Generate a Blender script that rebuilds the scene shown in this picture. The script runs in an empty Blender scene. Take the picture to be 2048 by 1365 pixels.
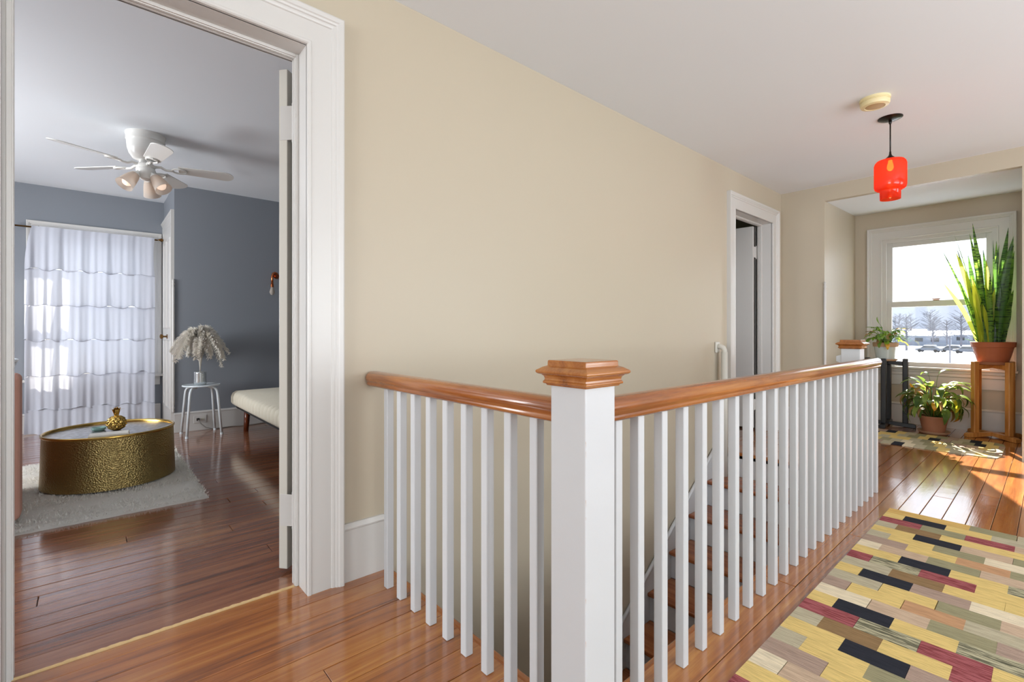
import bpy, bmesh, math, random
from mathutils import Vector, Matrix
random.seed(7)
R = math.radians
SC = bpy.context.scene
COL = SC.collection

# ------------------------------------------------------------------ camera
cam_d = bpy.data.cameras.new('camera')
cam = bpy.data.objects.new('camera', cam_d)
COL.objects.link(cam)
cam_d.sensor_width = 36.0
cam_d.lens = 36.0 * 955.0 / 2048.0
cam_d.shift_y = -(682.5 - 664.0) / 2048.0 * 1.0
cam_d.clip_start = 0.05
cam_d.clip_end = 3000
cam.location = (0, 0, 1.0)
YAW = math.atan(1085.0 / 955.0)
cam.rotation_euler = (R(90), 0, YAW - R(90))
SC.camera = cam

# ------------------------------------------------------------------ world, sun, daylight
world = bpy.data.worlds.new('world')
SC.world = world
world.use_nodes = True
bg = world.node_tree.nodes['Background']
bg.inputs[0].default_value = (0.86, 0.93, 1.0, 1)
bg.inputs[1].default_value = 3.3

sun_d = bpy.data.lights.new('sun', 'SUN')
sun_d.energy = 46.0
sun_d.color = (1.0, 0.9, 0.74)
sun_d.angle = R(0.6)
sun = bpy.data.objects.new('sun', sun_d)
COL.objects.link(sun)
el = R(32)
sdir = Vector((-0.93 * math.cos(el), -0.36 * math.cos(el), -math.sin(el))).normalized()
sun.rotation_euler = sdir.to_track_quat('-Z', 'Y').to_euler()
sun.location = (20, 8, 15)

def area(name, loc, target, sx, sy, power, color=(1, 1, 1)):
    d = bpy.data.lights.new(name, 'AREA')
    d.shape = 'RECTANGLE'; d.size = sx; d.size_y = sy
    d.energy = power; d.color = color
    o = bpy.data.objects.new(name, d)
    COL.objects.link(o)
    o.location = loc
    o.rotation_euler = (Vector(target) - Vector(loc)).to_track_quat('-Z', 'Y').to_euler()
    return o

# added soft fill for the hall and far room; side-room lamp is window daylight
area('fill_back', (-4.12, 0.0, 1.45), (0, 0.0, 3.9), 2.6, 1.6, 124, (0.90, 0.955, 1.0))  # added hall fill from behind the camera, set in an invented opening
area('fill_right', (1.4, -2.52, 1.35), (1.4, 1, 3.4), 3.2, 1.6, 81, (0.90, 0.955, 1.0))  # added side fill for the hall, behind an invented opening
area('fill_right_far', (4.35, -2.52, 1.35), (4.9, 1, 2.4), 1.2, 1.6, 32, (0.93, 0.965, 1.0))  # added to lift the far end of the hall, opening invented too
area('daylight_bedroom_window', (-2.5, 4.4, 1.35), (2, 4.5, 1.5), 1.3, 1.3, 105, (0.95, 0.97, 1.0))
area('fill_far_room', (3.5, 3.0, 1.4), (6, 2.8, 1.4), 0.9, 1.2, 7, (0.95, 0.97, 1.0))  # added lamp to brighten the open door leaf; no window in this room

SC.view_settings.view_transform = 'Standard'
SC.view_settings.look = 'None'
SC.view_settings.gamma = 1.0
SC.view_settings.use_curve_mapping = False
SC.view_settings.exposure = -0.12

# ------------------------------------------------------------------ materials
def lin(c):
    if isinstance(c, str):
        c = [int(c[i:i + 2], 16) / 255 for i in (0, 2, 4)]
    else:
        c = [v / 255 for v in c]
    return tuple((v / 12.92 if v <= 0.04045 else ((v + 0.055) / 1.055) ** 2.4) for v in c) + (1,)

def nmat(name):
    m = bpy.data.materials.new(name)
    m.use_nodes = True
    nt = m.node_tree
    return m, nt, nt.nodes['Principled BSDF'], nt.nodes['Material Output']

def add(nt, t, **kw):
    n = nt.nodes.new(t)
    for k, v in kw.items():
        setattr(n, k, v)
    return n

def simple(name, col, rough=0.5, metal=0.0, spec=0.5, noise=0.0, nscale=20, bump=0.0, bscale=60, coat=0.0, trans=0.0):
    m, nt, b, out = nmat(name)
    L = nt.links
    b.inputs['Base Color'].default_value = lin(col)
    b.inputs['Roughness'].default_value = rough
    b.inputs['Metallic'].default_value = metal
    b.inputs['Specular IOR Level'].default_value = spec
    b.inputs['Coat Weight'].default_value = coat
    b.inputs['Transmission Weight'].default_value = trans
    tc = add(nt, 'ShaderNodeTexCoord')
    if noise:
        nz = add(nt, 'ShaderNodeTexNoise'); nz.inputs['Scale'].default_value = nscale
        nz.inputs['Detail'].default_value = 5
        L.new(tc.outputs['Object'], nz.inputs['Vector'])
        hs = add(nt, 'ShaderNodeHueSaturation')
        mr = add(nt, 'ShaderNodeMapRange')
        mr.inputs['To Min'].default_value = 1 - noise; mr.inputs['To Max'].default_value = 1 + noise
        L.new(nz.outputs['Fac'], mr.inputs['Value'])
        L.new(mr.outputs['Result'], hs.inputs['Value'])
        hs.inputs['Color'].default_value = lin(col)
        L.new(hs.outputs['Color'], b.inputs['Base Color'])
    if bump:
        nb = add(nt, 'ShaderNodeTexNoise'); nb.inputs['Scale'].default_value = bscale
        nb.inputs['Detail'].default_value = 4
        L.new(tc.outputs['Object'], nb.inputs['Vector'])
        bp = add(nt, 'ShaderNodeBump'); bp.inputs['Strength'].default_value = bump
        bp.inputs['Distance'].default_value = 0.01
        L.new(nb.outputs['Fac'], bp.inputs['Height'])
        L.new(bp.outputs['Normal'], b.inputs['Normal'])
    return m

def wood(name, dark, mid, light, axis=0, rough=0.18, coat=0.3, fine=90, vary=0.25, bump=0.05, spec=0.5):
    """grain stretched along one local axis, tone shifted per object"""
    m, nt, b, out = nmat(name)
    L = nt.links
    tc = add(nt, 'ShaderNodeTexCoord')
    oi = add(nt, 'ShaderNodeObjectInfo')
    mul = add(nt, 'ShaderNodeVectorMath', operation='SCALE')
    cmb = add(nt, 'ShaderNodeCombineXYZ')
    for i in range(3):
        L.new(oi.outputs['Random'], cmb.inputs[i])
    L.new(cmb.outputs[0], mul.inputs[0]); mul.inputs['Scale'].default_value = 37.0
    ad = add(nt, 'ShaderNodeVectorMath', operation='ADD')
    L.new(tc.outputs['Object'], ad.inputs[0]); L.new(mul.outputs[0], ad.inputs[1])
    def grain(a, c, det):
        mp = add(nt, 'ShaderNodeMapping')
        s = [c, c, c]; s[axis] = a
        mp.inputs['Scale'].default_value = s
        L.new(ad.outputs[0], mp.inputs['Vector'])
        nz = add(nt, 'ShaderNodeTexNoise'); nz.inputs['Scale'].default_value = 1.0
        nz.inputs['Detail'].default_value = det; nz.inputs['Roughness'].default_value = 0.6
        nz.inputs['Distortion'].default_value = 0.6
        L.new(mp.outputs[0], nz.inputs['Vector'])
        return nz
    g1 = grain(1.6, fine * 0.25, 6)
    g2 = grain(5, fine * 2.2, 3)
    mx = add(nt, 'ShaderNodeMath', operation='MULTIPLY_ADD')
    L.new(g2.outputs['Fac'], mx.inputs[0]); mx.inputs[1].default_value = 0.35
    L.new(g1.outputs['Fac'], mx.inputs[2])
    r2 = add(nt, 'ShaderNodeMath', operation='MULTIPLY_ADD')
    L.new(oi.outputs['Random'], r2.inputs[0]); r2.inputs[1].default_value = vary
    L.new(mx.outputs[0], r2.inputs[2])
    cr = add(nt, 'ShaderNodeValToRGB')
    cr.color_ramp.elements[0].position = 0.42; cr.color_ramp.elements[0].color = lin(dark)
    cr.color_ramp.elements[1].position = 0.95 + vary * 0.5; cr.color_ramp.elements[1].color = lin(light)
    e = cr.color_ramp.elements.new(0.66 + vary * 0.3); e.color = lin(mid)
    L.new(r2.outputs[0], cr.inputs[0])
    L.new(cr.outputs[0], b.inputs['Base Color'])
    b.inputs['Roughness'].default_value = rough
    b.inputs['Coat Weight'].default_value = coat
    b.inputs['Coat Roughness'].default_value = 0.08
    b.inputs['Specular IOR Level'].default_value = spec
    g3 = add(nt, 'ShaderNodeTexNoise'); g3.inputs['Scale'].default_value = 9
    g3.inputs['Detail'].default_value = 3
    L.new(ad.outputs[0], g3.inputs['Vector'])
    m2 = add(nt, 'ShaderNodeMath', operation='MULTIPLY_ADD')
    L.new(g2.outputs['Fac'], m2.inputs[0]); m2.inputs[1].default_value = 0.25
    L.new(g3.outputs['Fac'], m2.inputs[2])
    bp = add(nt, 'ShaderNodeBump'); bp.inputs['Strength'].default_value = bump
    bp.inputs['Distance'].default_value = 0.02
    L.new(m2.outputs[0], bp.inputs['Height'])
    L.new(bp.outputs[0], b.inputs['Normal'])
    L.new(bp.outputs[0], b.inputs['Coat Normal'])
    return m

def pane_mat(name, tint=(0.97, 0.98, 1, 1), gloss=0.06):
    m, nt, b, out = nmat(name)
    nt.nodes.remove(b)
    t = add(nt, 'ShaderNodeBsdfTransparent'); t.inputs[0].default_value = tint
    g = add(nt, 'ShaderNodeBsdfGlossy'); g.inputs['Roughness'].default_value = 0.02
    x = add(nt, 'ShaderNodeMixShader'); x.inputs[0].default_value = gloss
    nt.links.new(t.outputs[0], x.inputs[1]); nt.links.new(g.outputs[0], x.inputs[2])
    nt.links.new(x.outputs[0], out.inputs[0])
    return m

def sheer(name, col, transl=0.55, clear=0.12):
    m, nt, b, out = nmat(name)
    nt.nodes.remove(b)
    L = nt.links
    d = add(nt, 'ShaderNodeBsdfDiffuse'); d.inputs[0].default_value = lin(col)
    t = add(nt, 'ShaderNodeBsdfTranslucent'); t.inputs[0].default_value = lin(col)
    p = add(nt, 'ShaderNodeBsdfTransparent')
    x = add(nt, 'ShaderNodeMixShader'); x.inputs[0].default_value = transl
    L.new(d.outputs[0], x.inputs[1]); L.new(t.outputs[0], x.inputs[2])
    y = add(nt, 'ShaderNodeMixShader'); y.inputs[0].default_value = clear
    L.new(x.outputs[0], y.inputs[1]); L.new(p.outputs[0], y.inputs[2])
    L.new(y.outputs[0], out.inputs[0])
    return m

def leafmat(name, c1, c2, band=0.0, c3=None, rough=0.35, transl=0.35):
    """green leaf: lengthwise or crosswise banding in UV, a little light passes through"""
    m, nt, b, out = nmat(name)
    L = nt.links
    uv = add(nt, 'ShaderNodeTexCoord')
    oi = add(nt, 'ShaderNodeObjectInfo')
    cr = add(nt, 'ShaderNodeMixRGB'); cr.inputs[1].default_value = lin(c1); cr.inputs[2].default_value = lin(c2)
    nz = add(nt, 'ShaderNodeTexNoise'); nz.inputs['Scale'].default_value = 14
    L.new(uv.outputs['Object'], nz.inputs['Vector'])
    ad = add(nt, 'ShaderNodeMath', operation='ADD'); ad.use_clamp = True
    L.new(oi.outputs['Random'], ad.inputs[0])
    sb = add(nt, 'ShaderNodeMath', operation='SUBTRACT'); L.new(nz.outputs['Fac'], sb.inputs[0]); sb.inputs[1].default_value = 0.5
    L.new(sb.outputs[0], ad.inputs[1])
    L.new(ad.outputs[0], cr.inputs[0])
    col = cr.outputs[0]
    if band:
        w = add(nt, 'ShaderNodeTexNoise'); w.inputs['Scale'].default_value = 1.0; w.inputs['Detail'].default_value = 2
        mp = add(nt, 'ShaderNodeMapping'); mp.inputs['Scale'].default_value = (band * 0.15, band * 0.15, band)
        L.new(uv.outputs['Object'], mp.inputs[0]); L.new(mp.outputs[0], w.inputs['Vector'])
        rp = add(nt, 'ShaderNodeValToRGB'); rp.color_ramp.elements[0].position = 0.5; rp.color_ramp.elements[1].position = 0.58
        L.new(w.outputs['Fac'], rp.inputs[0])
        mx = add(nt, 'ShaderNodeMixRGB'); L.new(rp.outputs[0], mx.inputs[0])
        L.new(col, mx.inputs[1]); mx.inputs[2].default_value = lin(c3)
        col = mx.outputs[0]
    L.new(col, b.inputs['Base Color'])
    b.inputs['Roughness'].default_value = rough
    t = add(nt, 'ShaderNodeBsdfTranslucent')
    hs = add(nt, 'ShaderNodeHueSaturation'); hs.inputs['Value'].default_value = 1.8; hs.inputs['Hue'].default_value = 0.475
    L.new(col, hs.inputs['Color']); L.new(hs.outputs[0], t.inputs[0])
    x = add(nt, 'ShaderNodeMixShader'); x.inputs[0].default_value = transl
    L.new(b.outputs[0], x.inputs[1]); L.new(t.outputs[0], x.inputs[2]); L.new(x.outputs[0], out.inputs[0])
    return m

def emis(name, col, s):
    m, nt, b, out = nmat(name)
    b.inputs['Base Color'].default_value = lin(col)
    b.inputs['Emission Color'].default_value = lin(col)
    b.inputs['Emission Strength'].default_value = s
    return m

M = {}
M['beige'] = simple('beige_wall_paint', 'BDB29E', rough=0.38, spec=0.35, noise=0.015, nscale=2, bump=0.012, bscale=90)
M['blue'] = simple('slate_blue_paint', '858A91', rough=0.5, spec=0.3, noise=0.015, nscale=2, bump=0.012, bscale=90)
M['ceil'] = simple('ceiling_white_paint', 'E8EDF2', rough=0.75, spec=0.2, noise=0.012, nscale=1.2)
M['trim'] = simple('white_gloss_trim', 'CCCAC6', rough=0.3, noise=0.01, nscale=6, bump=0.02, bscale=50)
M['trimc'] = simple('cream_gloss_trim', 'CDCAC0', rough=0.32, noise=0.01, nscale=6)
M['white'] = simple('white_railing_paint', 'C6C8CA', rough=0.32, noise=0.012, nscale=9, bump=0.03, bscale=45)
M['floor_hall'] = wood('honey_pine_floor', '5E3213', '985824', 'B87C3A', 0, rough=0.2, coat=1.0, vary=0.16, bump=0.035)
M['floor_bed'] = wood('red_brown_pine_floor', '4A2C1E', '835138', 'A4704C', 0, rough=0.2, coat=0.9, vary=0.16, bump=0.035)
M['subfloor'] = simple('dark_floor_gap', '23130A', rough=0.9)
M['oak'] = wood('varnished_oak_rail', '5E3014', '92521F', 'B47636', 0, rough=0.22, coat=0.5, fine=60, vary=0.05, bump=0.015)
M['oaky'] = wood('varnished_oak_rail_cross', '5E3014', '92521F', 'B47636', 1, rough=0.22, coat=0.5, fine=60, vary=0.05, bump=0.015)
M['oakcap'] = wood('orange_oak_cap', '643414', '985A24', 'B67A3A', 0, rough=0.25, coat=0.5, fine=70, vary=0.1, bump=0.02)
M['tread'] = wood('brown_stair_tread', '5A2B14', '91502A', 'B3703C', 1, rough=0.25, coat=0.4, vary=0.12, bump=0.03)
M['stand'] = wood('oak_plant_stand', '7E451A', 'BA7A3A', 'D9A05A', 2, rough=0.4, coat=0.15, fine=70, vary=0.15, bump=0.03)
M['blackwood'] = simple('black_painted_wood', '16171A', rough=0.38, noise=0.05)
M['terra'] = simple('terracotta', 'B0623F', rough=0.6, noise=0.05, nscale=12)
M['terradk'] = simple('brown_terracotta', '9A6448', rough=0.7, noise=0.08, nscale=16)
M['bluepot'] = simple('pale_blue_glaze', 'BFCBCB', rough=0.2, coat=0.4, noise=0.02)
M['rimclay'] = simple('unglazed_clay_rim', 'B79478', rough=0.75, noise=0.05)
M['soil'] = simple('potting_soil', '3A2A1D', rough=1, noise=0.2, nscale=60, bump=0.4, bscale=90)
M['black'] = simple('black_metal', '17120F', rough=0.3, metal=0.3)
M['pane'] = pane_mat('window_glass')
M['chrome'] = simple('steel', '9A9896', rough=0.25, metal=1)
M['brass'] = simple('dark_brass', '7A5A34', rough=0.3, metal=1)
M['gold'] = simple('gold', 'CDA95C', rough=0.22, metal=1)
M['copper'] = simple('copper_pipe', 'C9764C', rough=0.22, metal=1)
M['fan'] = simple('white_fan_enamel', 'E9E8E3', rough=0.25)
M['pink'] = simple('dusty_pink_upholstery', 'C99684', rough=0.9, noise=0.03, nscale=60, bump=0.15, bscale=350)
M['cream_fabric'] = simple('cream_futon_fabric', 'CFC8B6', rough=0.9, noise=0.03, nscale=40, bump=0.15, bscale=300)
M['darkleg'] = wood('dark_red_wood_leg', '3A170C', '5E2A15', '7A3C1E', 2, vary=0.05)
M['stool'] = simple('pale_grey_stool_enamel', 'D6DEE2', rough=0.3)
M['paper'] = simple('cream_paper', 'E6DFCF', rough=0.8)
M['teal'] = simple('teal_ceramic', '7FA6A0', rough=0.3)
M['detector'] = simple('yellowed_plastic', 'E5D6A6', rough=0.4)
M['detdark'] = simple('tan_plastic', 'B89A68', rough=0.5)
M['feather'] = sheer('ivory_feather', 'F4F0E8', 0.4, 0.0)
M['shag'] = sheer('ivory_shag', 'EBE8E0', 0.35, 0.0)
M['curtain'] = sheer('white_sheer_cotton', 'CDD0DA', 0.18, 0.02)
M['frost'] = sheer('frosted_tulip_glass', 'CFC6BC', 0.35, 0.05)
M['bulb'] = emis('lit_bulb', 'FFE2CC', 0.75)
M['bulbwarm'] = emis('lit_amber_bulb', 'FFC468', 14)
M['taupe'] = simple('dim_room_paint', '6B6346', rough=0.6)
M['rubber'] = simple('black_rubber', '1A1A1A', rough=0.8)
M['cordw'] = simple('grey_cord', '8C8A84', rough=0.5)
M['glassdark'] = simple('smoked_glass', '20262B', rough=0.05, coat=0.5)
M['snake'] = leafmat('snake_plant_leaf', '3E6B2C', '6E9A3C', band=70, c3='2C4A24', transl=0.3)
M['snakey'] = leafmat('snake_plant_yellow_leaf', '8DA83A', 'C6CE4A', transl=0.45)
M['lily'] = leafmat('peace_lily_leaf', '3C5A26', '7C9440', transl=0.35)
M['lilydry'] = leafmat('withered_leaf', '8A6E48', 'A6884E', rough=0.8, transl=0.3)
M['lilyyel'] = leafmat('yellow_leaf', 'C8C832', 'DCA23C', transl=0.4)
M['pothos'] = leafmat('pothos_leaf', '4C7A28', '86AC3C', transl=0.35)

def hammered():
    m, nt, b, out = nmat('hammered_brass')
    L = nt.links
    b.inputs['Base Color'].default_value = lin('A5905E'); b.inputs['Metallic'].default_value = 1; b.inputs['Roughness'].default_value = 0.36
    tc = add(nt, 'ShaderNodeTexCoord'); mp = add(nt, 'ShaderNodeMapping'); mp.inputs['Scale'].default_value = (110, 110, 140)
    L.new(tc.outputs['Object'], mp.inputs[0])
    v = add(nt, 'ShaderNodeTexVoronoi'); L.new(mp.outputs[0], v.inputs['Vector']); v.inputs['Scale'].default_value = 1
    bp = add(nt, 'ShaderNodeBump'); bp.inputs['Strength'].default_value = 0.75; bp.inputs['Distance'].default_value = 0.004
    L.new(v.outputs['Distance'], bp.inputs['Height']); L.new(bp.outputs[0], b.inputs['Normal'])
    return m
M['hammer'] = hammered()

def sequin():
    m, nt, b, out = nmat('mirror_mosaic')
    L = nt.links
    b.inputs['Base Color'].default_value = lin('D9DEE0'); b.inputs['Metallic'].default_value = 0.8; b.inputs['Roughness'].default_value = 0.25
    tc = add(nt, 'ShaderNodeTexCoord')
    v = add(nt, 'ShaderNodeTexVoronoi'); v.inputs['Scale'].default_value = 110; L.new(tc.outputs['Object'], v.inputs['Vector'])
    bp = add(nt, 'ShaderNodeBump'); bp.inputs['Strength'].default_value = 0.9; bp.inputs['Distance'].default_value = 0.01
    L.new(v.outputs['Color'], bp.inputs['Height']); L.new(bp.outputs[0], b.inputs['Normal'])
    return m
M['sequin'] = sequin()

def traymat():
    m, nt, b, out = nmat('etched_tray')
    L = nt.links
    tc = add(nt, 'ShaderNodeTexCoord')
    v = add(nt, 'ShaderNodeTexVoronoi'); v.inputs['Scale'].default_value = 45; L.new(tc.outputs['Object'], v.inputs['Vector'])
    cr = add(nt, 'ShaderNodeValToRGB'); cr.color_ramp.elements[0].color = lin('6F6C62'); cr.color_ramp.elements[1].color = lin('B9B9BE')
    L.new(v.outputs['Distance'], cr.inputs[0]); L.new(cr.outputs[0], b.inputs['Base Color'])
    b.inputs['Metallic'].default_value = 0.7; b.inputs['Roughness'].default_value = 0.3
    return m
M['tray'] = traymat()

def redglass():
    m, nt, b, out = nmat('red_orange_glass')
    L = nt.links
    nt.nodes.remove(b)
    t = add(nt, 'ShaderNodeBsdfTranslucent'); t.inputs[0].default_value = lin('F24A26')
    p = add(nt, 'ShaderNodeBsdfTransparent'); p.inputs[0].default_value = (1.0, 0.14, 0.05, 1)
    d = add(nt, 'ShaderNodeBsdfDiffuse'); d.inputs[0].default_value = lin('DC3E20')
    g = add(nt, 'ShaderNodeBsdfGlossy'); g.inputs['Roughness'].default_value = 0.08
    a = add(nt, 'ShaderNodeMixShader'); a.inputs[0].default_value = 0.45
    L.new(t.outputs[0], a.inputs[1]); L.new(p.outputs[0], a.inputs[2])
    c = add(nt, 'ShaderNodeMixShader'); c.inputs[0].default_value = 0.35
    L.new(a.outputs[0], c.inputs[1]); L.new(d.outputs[0], c.inputs[2])
    e = add(nt, 'ShaderNodeMixShader'); e.inputs[0].default_value = 0.05
    L.new(c.outputs[0], e.inputs[1]); L.new(g.outputs[0], e.inputs[2])
    L.new(e.outputs[0], out.inputs[0])
    return m
M['redglass'] = redglass()

def woven(name, col, stripe=None):
    m, nt, b, out = nmat(name)
    L = nt.links
    tc = add(nt, 'ShaderNodeTexCoord')
    nz = add(nt, 'ShaderNodeTexNoise'); nz.inputs['Scale'].default_value = 1; nz.inputs['Detail'].default_value = 3
    mp = add(nt, 'ShaderNodeMapping'); mp.inputs['Scale'].default_value = (260, 18, 60)
    L.new(tc.outputs['Object'], mp.inputs[0]); L.new(mp.outputs[0], nz.inputs['Vector'])
    mx = add(nt, 'ShaderNodeMixRGB')
    c = lin(col); dk = stripe and lin(stripe) or tuple(v * 0.6 for v in c[:3]) + (1,)
    mx.inputs[1].default_value = c; mx.inputs[2].default_value = dk
    mr = add(nt, 'ShaderNodeMapRange'); mr.inputs['From Min'].default_value = 0.47 if stripe else 0.4
    mr.inputs['From Max'].default_value = 0.57 if stripe else 0.8
    L.new(nz.outputs['Fac'], mr.inputs['Value']); L.new(mr.outputs[0], mx.inputs[0])
    L.new(mx.outputs[0], b.inputs['Base Color'])
    b.inputs['Roughness'].default_value = 0.95; b.inputs['Specular IOR Level'].default_value = 0.1
    bp = add(nt, 'ShaderNodeBump'); bp.inputs['Strength'].default_value = 0.35; bp.inputs['Distance'].default_value = 0.004
    wv = add(nt, 'ShaderNodeTexNoise'); wv.inputs['Scale'].default_value = 320
    L.new(tc.outputs['Object'], wv.inputs['Vector']); L.new(wv.outputs['Fac'], bp.inputs['Height']); L.new(bp.outputs[0], b.inputs['Normal'])
    return m
WC = dict(Y='DABD78', K='2E2F36', R='9E5A5C', G='B6AB90', T='A89080', C='E0D0B2', N='8E7250', S='B0A88A', V='979070', A='C2A88E', O='C0946E', Z='D4AE68')
RUGM = {}
for k, v in WC.items():
    RUGM[k] = woven('woven_wool_' + k, v, '5C5A48' if k == 'S' else ('7A3A3C' if k == 'R' else None))

# ------------------------------------------------------------------ mesh helpers
class MB:
    def __init__(s):
        s.v, s.f, s.m = [], [], []
    def add(s, vs, fs, mi=0):
        n = len(s.v); s.v += [tuple(q) for q in vs]
        s.f += [tuple(i + n for i in f) for f in fs]; s.m += [mi] * len(fs)
        return s
    def box(s, x0, x1, y0, y1, z0, z1, mi=0):
        return s.add([(x0, y0, z0), (x1, y0, z0), (x1, y1, z0), (x0, y1, z0), (x0, y0, z1), (x1, y0, z1), (x1, y1, z1), (x0, y1, z1)],
                     [(3, 2, 1, 0), (4, 5, 6, 7), (0, 1, 5, 4), (1, 2, 6, 5), (2, 3, 7, 6), (3, 0, 4, 7)], mi)
    def lathe(s, prof, n=28, c=(0, 0), mi=0, sq=False, caps=True):
        if sq: n = 4
        rows = []
        vs = []
        for r, z in prof:
            row = []
            for i in range(n):
                a = 2 * math.pi * i / n + (math.pi / 4 if sq else 0)
                k = r * (math.sqrt(2) if sq else 1)
                row.append(len(vs)); vs.append((c[0] + k * math.cos(a), c[1] + k * math.sin(a), z))
            rows.append(row)
        fs = []
        for a, b in zip(rows, rows[1:]):
            for i in range(n):
                j = (i + 1) % n
                fs.append((a[i], a[j], b[j], b[i]))
        if caps:
            fs.append(tuple(reversed(rows[0]))); fs.append(tuple(rows[-1]))
        return s.add(vs, fs, mi)
    def tube(s, pts, rad, n=10, mi=0, caps=True):
        pts = [Vector(p) for p in pts]
        rads = rad if isinstance(rad, (list, tuple)) else [rad] * len(pts)
        vs, fs, rows = [], [], []
        up = Vector((0, 0, 1))
        t0 = (pts[1] - pts[0]).normalized()
        nx = t0.cross(up)
        if nx.length < 1e-3: nx = t0.cross(Vector((0, 1, 0)))
        nx.normalize()
        for i, p in enumerate(pts):
            t = (pts[min(i + 1, len(pts) - 1)] - pts[max(i - 1, 0)]).normalized()
            nx = (nx - t * nx.dot(t)).normalized(); ny = t.cross(nx)
            row = []
            for k in range(n):
                a = 2 * math.pi * k / n
                row.append(len(vs)); vs.append(p + (nx * math.cos(a) + ny * math.sin(a)) * rads[i])
            rows.append(row)
        for a, b in zip(rows, rows[1:]):
            for i in range(n):
                j = (i + 1) % n
                fs.append((a[i], a[j], b[j], b[i]))
        if caps:
            fs.append(tuple(reversed(rows[0]))); fs.append(tuple(rows[-1]))
        return s.add(vs, fs, mi)
    def prism(s, poly, fn, t0, t1, mi=0):
        """poly of (a,b); fn(a,b,t) -> xyz"""
        n = len(poly)
        vs = [fn(a, b, t0) for a, b in poly] + [fn(a, b, t1) for a, b in poly]
        fs = [tuple(reversed(range(n))), tuple(range(n, 2 * n))]
        for i in range(n):
            j = (i + 1) % n
            fs.append((i, j, n + j, n + i))
        return s.add(vs, fs, mi)
    def build(s, name, mat, parent=None, loc=None, smooth=False, bevel=0, seg=2, auto=None):
        me = bpy.data.meshes.new(name)
        me.from_pydata(s.v, [], s.f)
        mats = mat if isinstance(mat, (list, tuple)) else [mat]
        for q in mats: me.materials.append(q)
        if len(mats) > 1: me.polygons.foreach_set('material_index', s.m)
        bm = bmesh.new(); bm.from_mesh(me); bmesh.ops.recalc_face_normals(bm, faces=bm.faces)
        if auto is not None:
            for e in bm.edges:
                if len(e.link_faces) == 2 and e.calc_face_angle(0) > R(auto): e.smooth = False
        bm.to_mesh(me); bm.free()
        if smooth or auto is not None:
            me.polygons.foreach_set('use_smooth', [True] * len(me.polygons))
        o = bpy.data.objects.new(name, me); COL.objects.link(o)
        if parent is not None: o.parent = parent
        if loc is not None: o.location = loc
        if bevel:
            b = o.modifiers.new('bevel', 'BEVEL'); b.width = bevel; b.segments = seg; b.limit_method = 'ANGLE'; b.angle_limit = R(40)
            b.harden_normals = False
        return o

def empty(name, loc=(0, 0, 0), rz=0):
    o = bpy.data.objects.new(name, None); COL.objects.link(o)
    o.location = loc; o.rotation_euler = (0, 0, rz); o.empty_display_size = 0.1
    return o
def tag(o, label=None, cat=None, group=None, kind=None):
    if label: o['label'] = label
    if cat: o['category'] = cat
    if group: o['group'] = group
    if kind: o['kind'] = kind
    return o
def struct(o, label=None):
    o['kind'] = 'structure'
    if label: o['label'] = label
    return o
def cbox(sx, sy, sz, c):
    """box centred in x,y with top at 0 and chamfered top edges"""
    x, y = sx / 2, sy / 2
    m = MB()
    m.add([(-x, -y, -sz), (x, -y, -sz), (x, y, -sz), (-x, y, -sz),
           (-x, -y, -c), (x, -y, -c), (x, y, -c), (-x, y, -c),
           (-x + c, -y + c, 0), (x - c, -y + c, 0), (x - c, y - c, 0), (-x + c, y - c, 0)],
          [(3, 2, 1, 0), (8, 9, 10, 11)] + [(i, (i + 1) % 4, 4 + (i + 1) % 4, 4 + i) for i in range(4)] +
          [(4 + i, 4 + (i + 1) % 4, 8 + (i + 1) % 4, 8 + i) for i in range(4)])
    return m

def frame_u(a0, a1, z0, z1, prof, fn, four=False):
    """mitred casing round an opening; prof: list of (offset outward, projection from wall)"""
    m = MB(); vs = []; n = 4
    for o, t in prof:
        for a, z in ((a0 - o, z0 - (o if four else 0)), (a0 - o, z1 + o), (a1 + o, z1 + o), (a1 + o, z0 - (o if four else 0))):
            vs.append(fn(a, z, t))
    fs = []
    P_ = len(prof)
    for i in range(P_):
        j = (i + 1) % P_
        for k in range(4 if four else 3):
            l = (k + 1) % 4
            fs.append((i * 4 + k, i * 4 + l, j * 4 + l, j * 4 + k))
    if not four:
        fs.append(tuple(i * 4 for i in range(P_))); fs.append(tuple(i * 4 + 3 for i in reversed(range(P_))))
    return m.add(vs, fs)
CAS = [(0.0, 0.0), (0.0, 0.016), (0.004, 0.02), (0.012, 0.02), (0.015, 0.017), (0.088, 0.017), (0.091, 0.021), (0.098, 0.023), (0.103, 0.023),
       (0.106, 0.027), (0.113, 0.029), (0.117, 0.033), (0.130, 0.036), (0.135, 0.034), (0.135, 0.0)]

# ------------------------------------------------------------------ hall shell
HC = 2.43      # hall ceiling
YW = 1.88      # long wall plane
def poly_wall(name, mats, rects, fn, t0, t1, label):
    """boxes in a wall plane: rects (a0,a1,z0,z1)"""
    m = MB()
    for a0, a1, z0, z1 in rects:
        vs = [fn(a, z, t) for t in (t0, t1) for a, z in ((a0, z0), (a1, z0), (a1, z1), (a0, z1))]
        m.add(vs, [(0, 1, 2, 3)], 0)
        m.add(vs, [(7, 6, 5, 4)], 1)
        m.add(vs, [(0, 4, 5, 1), (1, 5, 6, 2), (2, 6, 7, 3), (3, 7, 4, 0)], 0)
    return struct(m.build(name, mats), label)

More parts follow.
